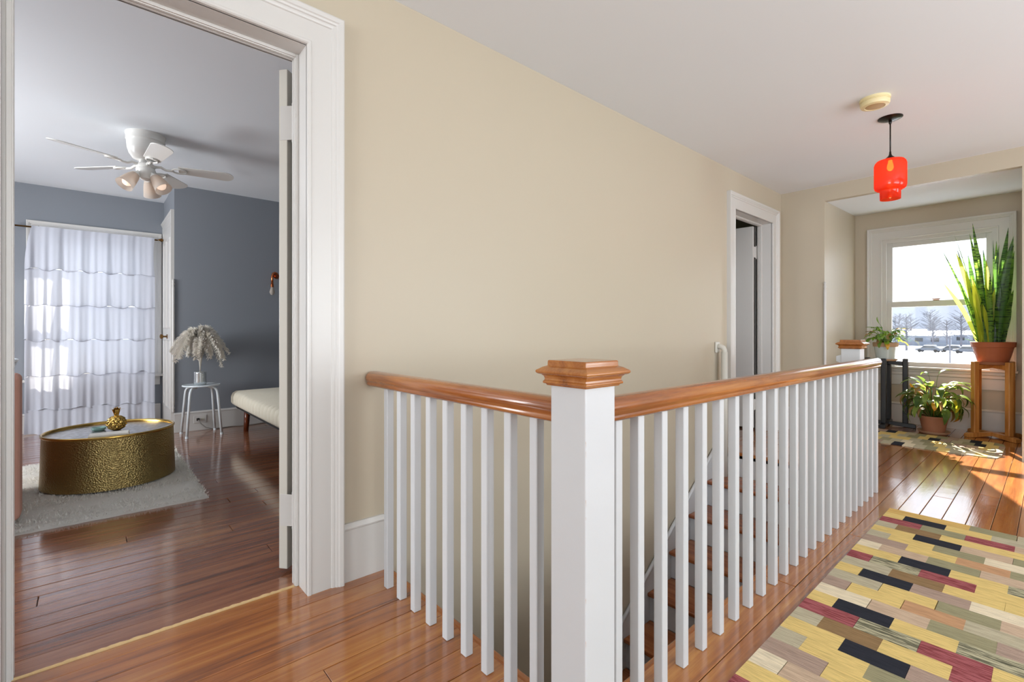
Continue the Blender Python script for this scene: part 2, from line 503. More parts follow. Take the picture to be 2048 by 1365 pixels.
D1 = (-0.183, 0.612, 2.09)
D2 = (4.275, 5.125, 2.09)
fnY = lambda a, z, t: (a, YW - t, z)          # proud of the long wall towards the hall
j = 0.022
poly_wall('wall_left', [M['beige'], M['blue']],
          [(-4.2, D1[0] - j, -2.8, 2.6), (D1[0] - j, D1[1] + j, D1[2] + j, 2.6), (D1[0] - j, D1[1] + j, -2.8, -0.03), (D1[1] + j, D2[0] - j, -2.8, 2.6),
           (D2[0] - j, D2[1] + j, D2[2] + j, 2.6), (D2[0] - j, D2[1] + j, -2.8, -0.03), (D2[1] + j, 5.55, -2.8, 2.6)],
          lambda a, z, t: (a, YW + t, z), 0, 0.14, 'long beige plaster wall with two doorways')
# end wall with alcove opening, Y 0.165..1.488 below 2.28
AY0, AY1, AZ = 0.165, 1.488, 2.28
poly_wall('wall_end', [M['beige'], M['beige']],
          [(AY1, 1.9, -0.03, 2.6), (AY0, AY1, AZ, 2.6), (-2.6, AY0, -0.03, 2.6)],
          lambda a, z, t: (5.385 + t, a, z), 0, 0.06, 'beige end wall around the window alcove')
# alcove side walls and ceiling
m = MB(); m.prism([(5.42, 1.488), (6.75, 1.541), (6.75, 1.68), (5.42, 1.62)], lambda a, b, t: (a, b, t), -0.03, 2.6)
struct(m.build('wall_alcove_left', M['beige']), 'beige left cheek wall of the window alcove')
m = MB(); m.prism([(5.42, 0.165), (6.75, 0.205), (6.75, 0.03), (5.42, 0.03)], lambda a, b, t: (a, b, t), -0.03, 2.6)
struct(m.build('wall_alcove_right', M['beige']), 'beige right cheek wall of the window alcove')
m = MB(); m.prism([(5.39, AZ + 0.001), (6.78, 2.355), (6.78, 2.6), (5.39, 2.6)], lambda a, b, t: (a, t, b), 0.05, 1.6)
struct(m.build('ceiling_alcove', M['ceil']), 'low white ceiling of the window alcove')
# window wall
XW = 6.70
WY0, WY1, WZ0, WZ1 = 0.375, 1.285, 0.60, 2.03
poly_wall('wall_window', [M['beige'], M['beige']],
          [(0.05, WY0, -0.03, 2.6), (WY1, 1.62, -0.03, 2.6), (WY0, WY1, -0.03, WZ0), (WY0, WY1, WZ1, 2.6)],
          lambda a, z, t: (XW + t, a, z), 0, 0.14, 'beige alcove back wall around the sash window')
# hall ceiling, right wall, back wall (out of view, cased openings added for the fill lamps)
m = MB(); m.box(-4.2, 5.44, -2.6, 1.95, HC, HC + 0.17)
struct(m.build('ceiling', M['ceil']), 'white plaster hall ceiling')
poly_wall('wall_right', [M['beige'], M['beige']],
          [(-4.2, -0.25, -0.03, 2.6), (3.05, 3.7, -0.03, 2.6), (5.0, 5.5, -0.03, 2.6), (-0.25, 3.05, -0.03, 0.5), (-0.25, 3.05, 2.2, 2.6), (3.7, 5.0, -0.03, 0.5), (3.7, 5.0, 2.2, 2.6)],
          lambda a, z, t: (a, -2.4 - t, z), 0, 0.14, 'beige right hall wall with openings added for fill light')
poly_wall('wall_back', [M['beige'], M['beige']],
          [(-2.6, -1.35, -0.03, 2.6), (1.35, 1.95, -0.03, 2.6), (-1.35, 1.35, -0.03, 0.6), (-1.35, 1.35, 2.28, 2.6)],
          lambda a, z, t: (-4.0 - t, a, z), 0, 0.14, 'beige back hall wall with an opening added for fill light')
m = frame_u(-0.25, 3.05, 0.5, 2.2, CAS, lambda a, z, t: (a, -2.4 + t, z), True)
struct(m.build('right_fill_casing', M['trim']), 'white casing round the added fill light opening in the right hall wall')
m = frame_u(3.7, 5.0, 0.5, 2.2, CAS, lambda a, z, t: (a, -2.4 + t, z), True)
struct(m.build('right_far_fill_casing', M['trim']), 'white casing round the added fill light opening at the far end of the right hall wall')
m = frame_u(-1.35, 1.35, 0.6, 2.28, CAS, lambda a, z, t: (-4.0 + t, a, z), True)
struct(m.build('back_fill_casing', M['trim']), 'white casing round the added fill light opening in the back hall wall')

# ------------------------------------------------------------------ floors
def lay(name, mat, rows, zt, spans_fn, label, sub, lo=0.9, hi=2.6, seed=1):
    rnd = random.Random(seed)
    f = struct(sub.build(name, M['subfloor']), label)
    for y0, y1 in rows:
        for x0, x1 in spans_fn((y0 + y1) / 2):
            x = x0 - 0.0
            first = True
            while x < x1 - 1e-4:
                ln = rnd.uniform(lo, hi) * (rnd.uniform(0.4, 1) if first else 1)
                first = False
                e = min(x1, x + ln)
                if x1 - e < 0.4: e = x1
                w = y1 - y0 - 0.0022
                o = cbox(e - x - 0.0022, w, 0.02, 0.0016).build('plank', mat, f)
                o.location = ((x + e) / 2, (y0 + y1) / 2, zt + rnd.uniform(-0.0006, 0.0006))
                o.rotation_euler = (rnd.uniform(-0.004, 0.004), 0, 0)
                x = e
    return f
WELL = (0.945, 4.02, 0.80)     # stairwell x0, x1, y0
edges = [1.968, 1.905] + [1.808 - 0.0947 * k for k in range(0, 12)] + [0.672]
edges = edges[:-2] + [0.672]
rows = [(b, a) for a, b in zip(edges, edges[1:])]
low = [0.672 - 0.0915 * k for k in range(0, 35)]
rows_low = [(b, a) for a, b in zip(low, low[1:])]
# full-width rows (below the rail line)
sub = MB()
sub.box(-4.0, 0.945, -2.45, 1.97, -0.05, -0.016); sub.box(0.945, 4.02, -2.45, 0.80, -0.05, -0.016)
sub.box(4.02, 5.40, -2.45, 1.97, -0.05, -0.016); sub.box(5.40, 6.70, 0.16, 1.55, -0.05, -0.016)
def hall_spans(y):
    out = []
    if y > 0.8:
        out.append((-4.0, 0.93))
        out.append((4.04, 6.70 if y < 1.46 else 5.385) if y < 1.87 else (4.28, 5.12))
        if y > 1.87: out[0] = (-0.2, 0.62)
    else:
        out.append((-4.0, 6.70 if y > 0.12 else 5.385))
    return out
rows_all = [r for r in rows if r[0] > 0.80 - 1e-6] 
# board beside the well plus the two rows between it and the first full row
first = min(r[0] for r in rows_all)
rows_all += [(0.80, first)] if first - 0.80 > 0.02 else []
rows_all += [(0.672, 0.80)] + rows_low
lay('floor', M['floor_hall'], rows_all, 0.0, hall_spans, 'glossy honey pine plank floor of the hall', sub, lo=1.3, hi=3.6, seed=4)
# bedroom floor
sub = MB(); sub.box(-2.6, 3.3, 1.972, 6.75, -0.05, -0.012)
rows_b = [(1.974 + 0.0925 * k, 1.974 + 0.0925 * (k + 1)) for k in range(51)]
def bed_spans(y):
    if y < 2.02: return [(-0.2, 0.63)]
    if y > 5.75: return [(-2.6, 0.6)]
    return [(-2.6, 3.3)]
lay('floor', M['floor_bed'], rows_b, 0.004, bed_spans, 'glossy red-brown plank floor of the blue room', sub, lo=1.2, hi=3.4, seed=11)
m = MB(); rnd = random.Random(6); n_ = 70; vs = []
for i in range(n_ + 1):
    x = -0.18 + 0.79 * i / n_
    a_ = rnd.uniform(0.0005, 0.007) * (1 if 0.15 < i / n_ < 0.9 else 0.5)
    vs += [(x, 1.972, -0.004), (x, 1.9745, 0.0046), (x, 1.9745 + a_, 0.0046)]
m.add(vs, [(i * 3 + q, i * 3 + q + 1, i * 3 + q + 4, i * 3 + q + 3) for i in range(n_) for q in range(2)])
struct(m.build('trim_6', simple('worn_bare_wood_edge', 'CFAE7C', 0.7, noise=0.2, nscale=40)), 'pale worn board edge along the doorway threshold')
# floor edge nosing round the stairwell
m = MB(); m.box(0.925, 0.95, 0.80, YW, -0.11, 0.003)
struct(m.build('trim_1', M['oaky'], bevel=0.006), 'red-brown wooden edge strip along the short side of the stairwell')
m = MB(); m.box(0.95, 4.04, 0.795, 0.815, -0.11, 0.002)
struct(m.build('trim_2', M['oak'], bevel=0.005), 'wooden edge strip along the long side of the stairwell')
m = MB(); m.box(4.005, 4.045, 0.815, YW, -0.025, 0.003)
struct(m.build('trim_3', M['oaky'], bevel=0.006), 'wooden nosing at the top of the stairs')

# ------------------------------------------------------------------ stairwell walls
m = MB(); m.box(-0.6, 4.2, 0.72, 0.796, -2.8, -0.05)
struct(m.build('wall_stairwell_right', M['beige']), 'beige wall under the long railing')
m = MB(); m.box(-0.75, -0.6, 0.7, 1.95, -2.8, -0.05)
struct(m.build('wall_stairwell_near', M['beige']), 'beige wall at the foot of the stairs')
m = MB(); m.box(4.05, 4.2, 0.7, 1.95, -2.8, -0.05)
struct(m.build('wall_stairwell_far', M['beige']), 'wall below the top landing')
m = MB(); m.box(-0.75, 4.2, 0.7, 1.95, -2.85, -2.61)
struct(m.build('floor_lower', M['floor_bed']), 'wooden floor of the lower hall')

st = empty('staircase', (4.02, 1.34, -2.6))
tag(st, 'steep staircase with brown wooden treads and white risers along beige wall', 'staircase')
def relb(parent, mb):
    p = parent.location
    mb.v = [(x - p.x, y - p.y, z - p.z) for x, y, z in mb.v]
    return mb
RUN, RISE = 0.278, 0.2
for k in range(1, 13):
    xn = 4.02 - k * RUN            # riser plane of this tread's back is xn + RUN
    z = -k * RISE
    relb(st, MB().box(xn - 0.03, xn + RUN, 0.815, 1.858, z - 0.028, z)).build('tread', M['tread'], st, bevel=0.009, seg=3)
for k in range(0, 13):
    xn = 4.02 - k * RUN
    z = -k * RISE
    relb(st, MB().box(xn, xn + 0.018, 0.815, 1.858, z - RISE, z - 0.028)).build('riser', M['white'], st)
def skirt(y0, y1, x1=4.02):
    sl = RISE / RUN
    x0 = 0.55
    top = lambda x: (x - 4.02) * sl + 0.13
    mb = MB().prism([(x0, top(x0)), (x1, top(x1)), (x1 + 0.025, top(x1)), (x1 + 0.025, -0.5), (x1, -0.5), (x0, top(x0) - 0.6)], lambda a, b, t: (a, t, b), y0, y1)
    return relb(st, mb)
skirt(1.856, 1.8795).build('skirt_board', M['white'], st, bevel=0.006)
skirt(0.797, 0.816, 3.72).build('skirt_board', M['white'], st)
sl = RISE / RUN
relb(st, MB().tube([(0.55, 1.862, (0.55 - 4.02) * sl + 0.135), (4.02, 1.862, 0.135), (4.045, 1.862, 0.14)], 0.014, 8)).build('skirt_moulding', M['white'], st, smooth=True)

# ------------------------------------------------------------------ railing
RX, RY = 0.874, 0.739      # centre lines of the short and long runs
RT = 0.838
HPROF = [(0.0, 0.0), (0.012, -0.001), (0.022, -0.006), (0.029, -0.015), (0.032, -0.026), (0.030, -0.037), (0.0255, -0.043), (0.025, -0.046), (0.027, -0.05), (0.0255, -0.056), (0.021, -0.060)]
HP = HPROF + [(-a, b) for a, b in reversed(HPROF[1:])]
rail = empty('stair_railing', (RX, RY, 0))
tag(rail, 'white baluster railing with varnished oak handrail around the open stairwell', 'railing')
def relr(mb): return relb(rail, mb)
def capped_sweep(p_at, along):
    """p_at(a,b,t,scale): sweep the handrail profile with a rounded far end"""
    m = MB(); n = len(HP); vs = []; rowsn = 0
    for t, k in along:
        for a, b in HP:
            vs.append(p_at(a * k, -0.03 + (b + 0.03) * k, t))
        rowsn += 1
    fs = []
    for i in range(rowsn - 1):
        for q in range(n):
            r = (q + 1) % n
            fs.append((i * n + q, i * n + r, (i + 1) * n + r, (i + 1) * n + q))
    fs.append(tuple(reversed(range(n)))); fs.append(tuple(range((rowsn - 1) * n, rowsn * n)))
    return m.add(vs, fs)
ends = lambda t0, t1: [(t0, 1.0), (t1 - 0.02, 1.0), (t1 - 0.008, 0.93), (t1 - 0.002, 0.8), (t1, 0.6)]
relr(capped_sweep(lambda a, b, t: (t, RY - a, RT + b), ends(RX + 0.05, 3.70))).build('handrail', M['oak'], rail, auto=60)
relr(capped_sweep(lambda a, b, t: (RX + a, t, RT + b), ends(RY + 0.05, YW - 0.002))).build('handrail', M['oaky'], rail, auto=60)
def newel(parent, name_cap, x, y, z0, zt, hw=0.0535):
    """square post with a stepped oak cap; returns post"""
    k = hw / 0.0535
    post = MB().lathe([(hw, z0), (hw, zt - 0.055)], sq=True, c=(x, y))
    cap = [(0.060, -0.060), (0.062, -0.056), (0.067, -0.0545), (0.0675, -0.050), (0.0645, -0.047), (0.064, -0.043), (0.0655, -0.038), (0.070, -0.034), (0.076, -0.032), (0.0785, -0.030),
           (0.080, -0.027), (0.079, -0.0235), (0.068, -0.0165), (0.059, -0.013), (0.059, -0.002), (0.057, 0.0)]
    cm = MB().lathe([(r * k, zt + z) for r, z in cap], sq=True, c=(x, y))
    return post, cm
post, cm = newel(rail, 'newel_cap', RX, RY, 0.0, 0.933)
po = relr(post).build('newel_post', M['white'], rail, bevel=0.003)
relr(cm).build('newel_cap', M['oakcap'], po, bevel=0.0012)
rnd = random.Random(8)
for zc, hh in ((0.745, 0.012), (0.70, 0.035), (0.615, 0.012), (0.575, 0.014), (0.40, 0.008), (0.30, 0.014), (0.20, 0.008), (0.15, 0.01)):
    # flaked paint showing bare wood along the front edge
    w_ = rnd.uniform(0.002, 0.004)
    poly = [(-w_, -hh), (w_ * 0.6, -hh * 0.8), (w_, hh * 0.3), (w_ * 0.2, hh), (-w_ * 0.9, hh * 0.4)]
    cpm = MB().prism(poly, lambda a, b, t: (RX - 0.0535 + 0.0008 + (a if a > 0 else 0) - t * 0.5, RY - 0.0535 + 0.0008 - (a if a < 0 else 0) - t * 0.5, zc + b), 0.0, 0.0006)
    relr(cpm).build('paint_chip', M['rimclay'], po)
bal = MB().box(-0.0141, 0.0141, -0.0141, 0.0141, 0, RT - 0.056).build('baluster', M['white'], rail, bevel=0.002, seg=1)
bal.location = (3.66 - RX, 0, 0.0)
spots = [(3.66 - 0.1165 * k, RY) for k in range(1, 23)] + [(0.999, RY)] + [(RX, 0.895 + 0.1035 * k) for k in range(9)]
for (x, y) in spots:
    c = bal.copy(); COL.objects.link(c); c.parent = rail; c.location = (x - RX, y - RY, 0)
# far newel at the head of the stairs
fx, fy = 3.84, 0.897
fn_ = empty('newel_post', (fx, fy, -0.2))
tag(fn_, 'white newel post with oak cap beyond the end of the long handrail', 'post')
post, cm = newel(None, '', fx, fy, -0.2, 0.946)
relb(fn_, post).build('post', M['white'], fn_, bevel=0.003)
relb(fn_, cm).build('cap', M['oakcap'], fn_, bevel=0.0012)
b_ = MB().prism([(0.0, 0.79), (0.028, 0.80), (0.028, 0.835), (0.0, 0.845)], lambda a, b, t: (t, fy + 0.0535 + a, b), fx - 0.05, fx - 0.01)
relb(fn_, b_).build('rail_block', M['white'], fn_)
b_ = MB().box(fx + 0.0535, fx + 0.16, fy - 0.03, fy + 0.02, 0.806, 0.842)
relb(fn_, b_).build('rail_stub', M['oak'], fn_, bevel=0.008)

# ------------------------------------------------------------------ doors in the long wall
def hinge(parent, p, axis_dir, z0, z1, plate):
    """knuckle barrel with ball tips and a flat leaf; coordinates relative to parent"""
    h = MB()
    zz = [z0 + (z1 - z0) * i / 5 for i in range(6)]
    for i in range(5):
        h.tube([(p[0], p[1], zz[i] + 0.0008), (p[0], p[1], zz[i + 1] - 0.0008)], 0.0068, 10)
    for zc in (z0 - 0.006, z1 + 0.006):
        h.lathe([(0.001, zc - 0.008), (0.006, zc - 0.005), (0.0075, zc), (0.006, zc + 0.005), (0.001, zc + 0.008)], 10, c=p)
    a, b = plate
    n = Vector((b[0] - a[0], b[1] - a[1], 0)).normalized(); q = Vector((n.y, -n.x, 0)) * 0.0015
    vs = []
    for z in (z0, z1):
        for pt, s in ((a, -1), (b, -1), (b, 1), (a, 1)):
            vs.append((pt[0] + q.x * s, pt[1] + q.y * s, z))
    h.add(vs, [(3, 2, 1, 0), (4, 5, 6, 7), (0, 1, 5, 4), (1, 2, 6, 5), (2, 3, 7, 6), (3, 0, 4, 7)])
    return h.build('hinge', M['trim'], parent, auto=50)

def doorway(name, a0, a1, zt, label):
    d = struct(empty(name, (a0, YW, 0)), label)
    fn = lambda a, z, t: (a - a0, -t, z)
    frame_u(a0, a1, 0, zt, CAS, fn).build('casing', M['trim'], d)
    # jamb lining with a stop bead
    jb = MB()
    y0, y1 = -0.004, 0.152
    w = a1 - a0
    jb.box(-0.021, 0, y0, y1, 0, zt + 0.021); jb.box(w, w + 0.021, y0, y1, 0, zt + 0.021); jb.box(0, w, y0, y1, zt, zt + 0.021)
    jb.build('jamb', M['trim'], d)
    sp = MB()
    for (s0, s1, q) in ((0.085, 0.128, 0.011), (0.092, 0.104, 0.0145), (0.110, 0.122, 0.0145)):
        sp.box(0, q, s0, s1, 0, zt); sp.box(w - q, w, s0, s1, 0, zt); sp.box(q, w - q, s0, s1, zt - q, zt)
    sp.build('door_stop', M['trim'], d, bevel=0.0015)
    frame_u(a0, a1, 0, zt, CAS, lambda a, z, t: (a - a0, 0.14 + t, z)).build('casing', M['trim'], d)
    return d

def leaf(parent, C, D, width, z0, z1, th, mat, px, panels=True):
    """door leaf from hinge corner C (room-side corner, world) along unit D; thickness towards -n"""
    p = parent.location
    D = Vector((D[0], D[1], 0)).normalized()
    n = Vector((D.y, -D.x, 0))
    lf = empty('leaf_tmp')
    bpy.data.objects.remove(lf)
    m = MB()
    fn = lambda a, b, t: (C[0] + D.x * a - n.x * t - p.x, C[1] + D.y * a - n.y * t - p.y, b)
    m.prism([(0, z0), (width, z0), (width, z1), (0, z1)], fn, 0, th)
    o = m.build('door_leaf', mat, parent, bevel=0.002)
    for side in ((0, 1) if panels else ()):
        for (a0_, a1_, b0_, b1_) in ((0.11, width / 2 - 0.04, z0 + 0.2, z0 + 0.9), (width / 2 + 0.04, width - 0.11, z0 + 0.2, z0 + 0.9),
                                     (0.11, width / 2 - 0.04, z0 + 1.02, z1 - 0.12), (width / 2 + 0.04, width - 0.11, z0 + 1.02, z1 - 0.12)):
            fr = [(0, 0), (0, 0.006), (0.006, 0.009), (0.016, 0.003), (0.02, 0.0)]
            sgn = -1 if side == 0 else 1
            base = 0 if side == 0 else th
            f2 = lambda a, z, t: fn(a, z, base + sgn * t)
            frame_u(a0_, a1_, b0_, b1_, fr, f2, True).build('panel_moulding', mat, o)
    return o, fn, n, D

d1 = doorway('door_1', *D1, 'wide white-cased doorway into the blue room, door folded back')
C1 = (0.604, 2.088); DV = (0.78, 0.62)
lf, fnl, nn, DD = leaf(d1, C1, DV, 0.77, 0.022, 2.083, 0.037, M['trimc'], None)
for (z0, z1) in ((1.79, 1.93), (0.2, 0.33)):
    pin = (0.6235 - D1[0], 2.069 - YW)
    e0 = fnl(0, 0, 0.03); e1 = fnl(0, 0, -0.002)
    hinge(lf, pin, None, z0, z1, ((e0[0] - DD.x * 0.0012, e0[1] - DD.y * 0.0012), (pin[0] - 0.002, pin[1])))
kb = MB(); kp = fnl(0.70, 0.95, -0.0)
kb.tube([Vector(fnl(0.70, 0.95, 0.0)), Vector(fnl(0.70, 0.95, -0.03)), Vector(fnl(0.70, 0.95, -0.035)), Vector(fnl(0.70, 0.95, -0.055)), Vector(fnl(0.70, 0.95, -0.062))], [0.01, 0.01, 0.024, 0.026, 0.012], 14)
kb.build('knob', M['brass'], lf, smooth=True)

d2 = doorway('door_2', *D2, 'narrow-looking far doorway with white casing beyond the stairwell')
lf, fnl, nn, DD = leaf(d2, (5.085, 2.03), (-0.06, 1.0), 0.8, 0.02, 2.075, 0.036, M['trim'], None, False)
for (z0, z1) in ((1.76, 1.87), (0.2, 0.31)):
    pin = (5.121 - D2[0], 2.026 - YW)
    e0 = fnl(0.0, 0, 0.03); e1 = fnl(0, 0, -0.002)
    hinge(lf, pin, None, z0, z1, ((e0[0], e0[1] - 0.001), pin))
# dim room behind the far doorway
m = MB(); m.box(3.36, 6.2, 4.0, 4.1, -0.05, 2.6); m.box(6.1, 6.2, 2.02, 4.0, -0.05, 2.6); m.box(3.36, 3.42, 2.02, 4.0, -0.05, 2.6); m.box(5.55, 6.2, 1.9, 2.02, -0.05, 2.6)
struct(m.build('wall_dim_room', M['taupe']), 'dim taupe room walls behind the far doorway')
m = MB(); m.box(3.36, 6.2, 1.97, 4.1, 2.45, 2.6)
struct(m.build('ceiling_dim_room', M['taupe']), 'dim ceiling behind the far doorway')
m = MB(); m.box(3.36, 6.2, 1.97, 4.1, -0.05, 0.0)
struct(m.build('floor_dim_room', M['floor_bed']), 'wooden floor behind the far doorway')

# ------------------------------------------------------------------ baseboards and corner beads
BPROF = [(0, 0), (0.018, 0), (0.018, 0.205), (0.021, 0.208), (0.022, 0.214), (0.017, 0.222), (0.011, 0.23), (0, 0.23)]
def baseboard(name, fn, t0, t1, label, mat='trim', pr=BPROF):
    return struct(MB().prism(pr, fn, t0, t1).build(name, M[mat]), label)
baseboard('baseboard_left', lambda a, b, t: (t, YW - a, b), D1[1] + 0.135, 0.925, 'tall white baseboard between door casing and short railing')
baseboard('baseboard_left', lambda a, b, t: (t, YW - a, b), -4.0, D1[0] - 0.135, 'white baseboard left of the doorway behind the camera')
baseboard('baseboard_end', lambda a, b, t: (5.385 - a, t, b), 1.49, YW - 0.02, 'white baseboard on the narrow end wall')
BP2 = [(a, b * 0.97) for a, b in BPROF]
baseboard('baseboard_window', lambda a, b, t: (XW - a, t, b), 0.2, 1.54, 'white baseboard under the sash window', pr=BP2)
baseboard('baseboard_alcove', lambda a, b, t: (t, 1.488 + (t - 5.42) * 0.0398 - a, b), 5.42, XW - 0.02, 'white baseboard along the left alcove cheek', pr=BP2)
def bead(x, y, z0, z1, label, name='trim_4'):
    p = []
    def turned(z, s):
        return [(0.006, z), (0.011, z + s * 0.012), (0.0125, z + s * 0.02), (0.008, z + s * 0.03), (0.012, z + s * 0.042), (0.0125, z + s * 0.055), (0.008, z + s * 0.065), (0.0115, z + s * 0.08), (0.012, z + s * 0.1)]
    p = turned(z0, 1) + list(reversed(turned(z1, -1)))
    return struct(MB().lathe(p, 14, c=(x, y)).build(name, M['trim'], smooth=True), label)
bead(5.378, 1.482, 0.24, 1.49, 'turned white corner bead on the alcove edge')

# ------------------------------------------------------------------ sash window in the alcove
w1 = struct(empty('window_1', (XW, 0.83, WZ0)), 'white double-hung sash window at the end of the hall')
fW = lambda a, z, t: (-t, a - 0.83, z - WZ0)
frame_u(WY0, WY1, WZ0 + 0.02, WZ1, CAS, fW).build('casing', M['trim'], w1)
def wb(name, y0, y1, z0, z1, x0, x1, mat, parent=None, bevel=0.002, rel=None):
    pr = parent if parent is not None else w1
    o = MB().box(x0, x1, y0 - 0.83, y1 - 0.83, z0 - WZ0, z1 - WZ0).build(name, M[mat], pr, bevel=bevel)
    return o
jm = MB()
for (y0, y1, z0, z1) in ((WY0, WY0 + 0.02, WZ0 + 0.012, WZ1 - 0.02), (WY1 - 0.02, WY1, WZ0 + 0.012, WZ1 - 0.02), (WY0, WY1, WZ1 - 0.02, WZ1), (WY0, WY1, WZ0, WZ0 + 0.012)):
    jm.box(0.0, 0.14, y0 - 0.83, y1 - 0.83, z0 - WZ0, z1 - WZ0)
for (y0, y1) in ((WY0 + 0.02, WY0 + 0.036), (WY1 - 0.036, WY1 - 0.02)):
    jm.box(0.004, 0.022, y0 - 0.83, y1 - 0.83, 0.012, WZ1 - WZ0 - 0.036)
jm.box(0.004, 0.022, WY0 + 0.02 - 0.83, WY1 - 0.02 - 0.83, WZ1 - 0.036 - WZ0, WZ1 - 0.02 - WZ0)
jm.build('jamb', M['trim'], w1)
def sash(z0, z1, x0, x1, bot, top, st_=0.058):
    y0, y1 = WY0 + 0.022, WY1 - 0.022
    s = MB()
    Y0, Y1 = y0 - 0.83, y1 - 0.83
    s.box(x0, x1, Y0, Y0 + st_, z0 - WZ0, z1 - WZ0); s.box(x0, x1, Y1 - st_, Y1, z0 - WZ0, z1 - WZ0)
    s.box(x0, x1, Y0 + st_, Y1 - st_, z0 - WZ0, z0 + bot - WZ0); s.box(x0, x1, Y0 + st_, Y1 - st_, z1 - top - WZ0, z1 - WZ0)
    o = s.build('sash', M['trim'], w1, bevel=0.003)
    xm = (x0 + x1) / 2
    MB().box(xm - 0.002, xm + 0.002, Y0 + st_, Y1 - st_, z0 + bot - WZ0, z1 - top - WZ0).build('pane', M['pane'], o)
    return o
sash(0.614, 1.335, 0.03, 0.064, 0.055, 0.062)
up = sash(1.275, 2.008, 0.068, 0.102, 0.058, 0.062)
lk = MB().box(0.028, 0.05, -0.025, 0.025, 1.335 - WZ0, 1.345 - WZ0)
lk.tube([(0.038, -0.03, 1.352 - WZ0), (0.038, 0.035, 1.352 - WZ0)], 0.005, 8)
lk.build('sash_lock', M['brass'], w1)
wb('window_stool', WY0 - 0.15, WY1 + 0.15, 0.598, 0.622, -0.06, 0.03, 'trim', bevel=0.006)
wb('apron', WY0 - 0.12, WY1 + 0.12, 0.42, 0.53, -0.016, 0.0, 'trim', bevel=0.003)
wb('apron_moulding', WY0 - 0.13, WY1 + 0.13, 0.53, 0.565, -0.03, 0.0, 'trim', bevel=0.008)
wb('apron_moulding', WY0 - 0.13, WY1 + 0.13, 0.565, 0.598, -0.022, 0.0, 'trim', bevel=0.006)

# ------------------------------------------------------------------ blue room shell
BZ = 2.455
YB, YC, XC = 5.745, 6.65, 0.612
poly_wall('wall_blue_back', [M['blue'], M['blue']], [(XC, 3.4, -0.03, 2.6)], lambda a, z, t: (a, YB + t, z), 0, 0.12, 'slate blue wall behind the stool and futon')
CW0, CW1, CZ0, CZ1 = -0.345, 0.455, 0.53, 1.96
poly_wall('wall_blue_window', [M['blue'], M['blue']],
          [(-2.7, CW0, -0.03, 2.6), (CW1, 0.72, -0.03, 2.6), (CW0, CW1, -0.03, CZ0), (CW0, CW1, CZ1, 2.6)],
          lambda a, z, t: (a, YC + t, z), 0, 0.12, 'slate blue wall around the curtained window')
poly_wall('wall_blue_closet', [M['blue'], M['blue']], [(YB + 0.119, YC, -0.03, 2.6)], lambda a, z, t: (XC + t, a, z), 0.0, 0.1, 'slate blue return wall beside the curtain')
poly_wall('wall_blue_left', [M['blue'], M['blue']],
          [(2.0, 3.7, -0.03, 2.6), (5.1, 6.8, -0.03, 2.6), (3.7, 5.1, -0.03, 0.65), (3.7, 5.1, 2.05, 2.6)],
          lambda a, z, t: (-2.4 - t, a, z), 0, 0.12, 'slate blue left wall of the side room with window')
struct(frame_u(3.7, 5.1, 0.65, 2.05, CAS, lambda a, z, t: (-2.4 + t, a, z), True).build('window_3', M['trim']), 'white window casing on the left wall of the blue room')
poly_wall('wall_blue_right', [M['blue'], M['blue']], [(2.0, 5.8, -0.03, 2.6)], lambda a, z, t: (3.25 + t, a, z), 0, 0.12, 'slate blue right wall of the side room')
m = MB(); m.box(-2.6, 3.4, 1.95, 6.8, BZ, 2.6)
struct(m.build('ceiling_blue_room', M['ceil']), 'white plaster ceiling of the blue room')
baseboard('baseboard_blue_back', lambda a, b, t: (t, YB - a, b), XC + 0.0, 3.25, 'tall white baseboard under the slate blue wall', pr=[(a, b * 0.86) for a, b in BPROF])
baseboard('baseboard_blue_window', lambda a, b, t: (t, YC - a, b), -2.4, 0.58, 'white baseboard under the curtained window', pr=[(a, b * 0.86) for a, b in BPROF])
bead(0.604, 5.737, 0.2, 1.52, 'turned white corner bead beside the feather vase', 'trim_5')
# closet door on the return wall
d3 = struct(empty('door_3', (XC, 5.86, 0)), 'white closet door with brown knob beside the curtain')
frame_u(5.86, 6.6, 0, 2.1, [(o * 0.82, t * 0.8) for o, t in CAS], lambda a, z, t: (-t, a - 5.86, z)).build('casing', M['trim'], d3)
dl = MB().box(-0.012, 0.02, 0.0, 0.74, 0.015, 2.1).build('door_leaf', M['trim'], d3)
for (a0_, a1_, b0_, b1_) in ((0.1, 0.33, 0.22, 0.9), (0.41, 0.64, 0.22, 0.9), (0.1, 0.33, 1.05, 1.95), (0.41, 0.64, 1.05, 1.95)):
    frame_u(a0_, a1_, b0_, b1_, [(0, 0), (0, 0.004), (0.008, 0.008), (0.016, 0)], lambda a, z, t: (-0.012 - t, a, z), True).build('panel_moulding', M['trim'], dl)
kb = MB().tube([(-0.012, 0.34, 0.95), (-0.018, 0.34, 0.95), (-0.02, 0.34, 0.95), (-0.045, 0.34, 0.95), (-0.05, 0.34, 0.95), (-0.07, 0.34, 0.95), (-0.078, 0.34, 0.95)], [0.024, 0.024, 0.009, 0.009, 0.022, 0.025, 0.012], 16)
kb.build('knob', M['brass'], dl, auto=50)
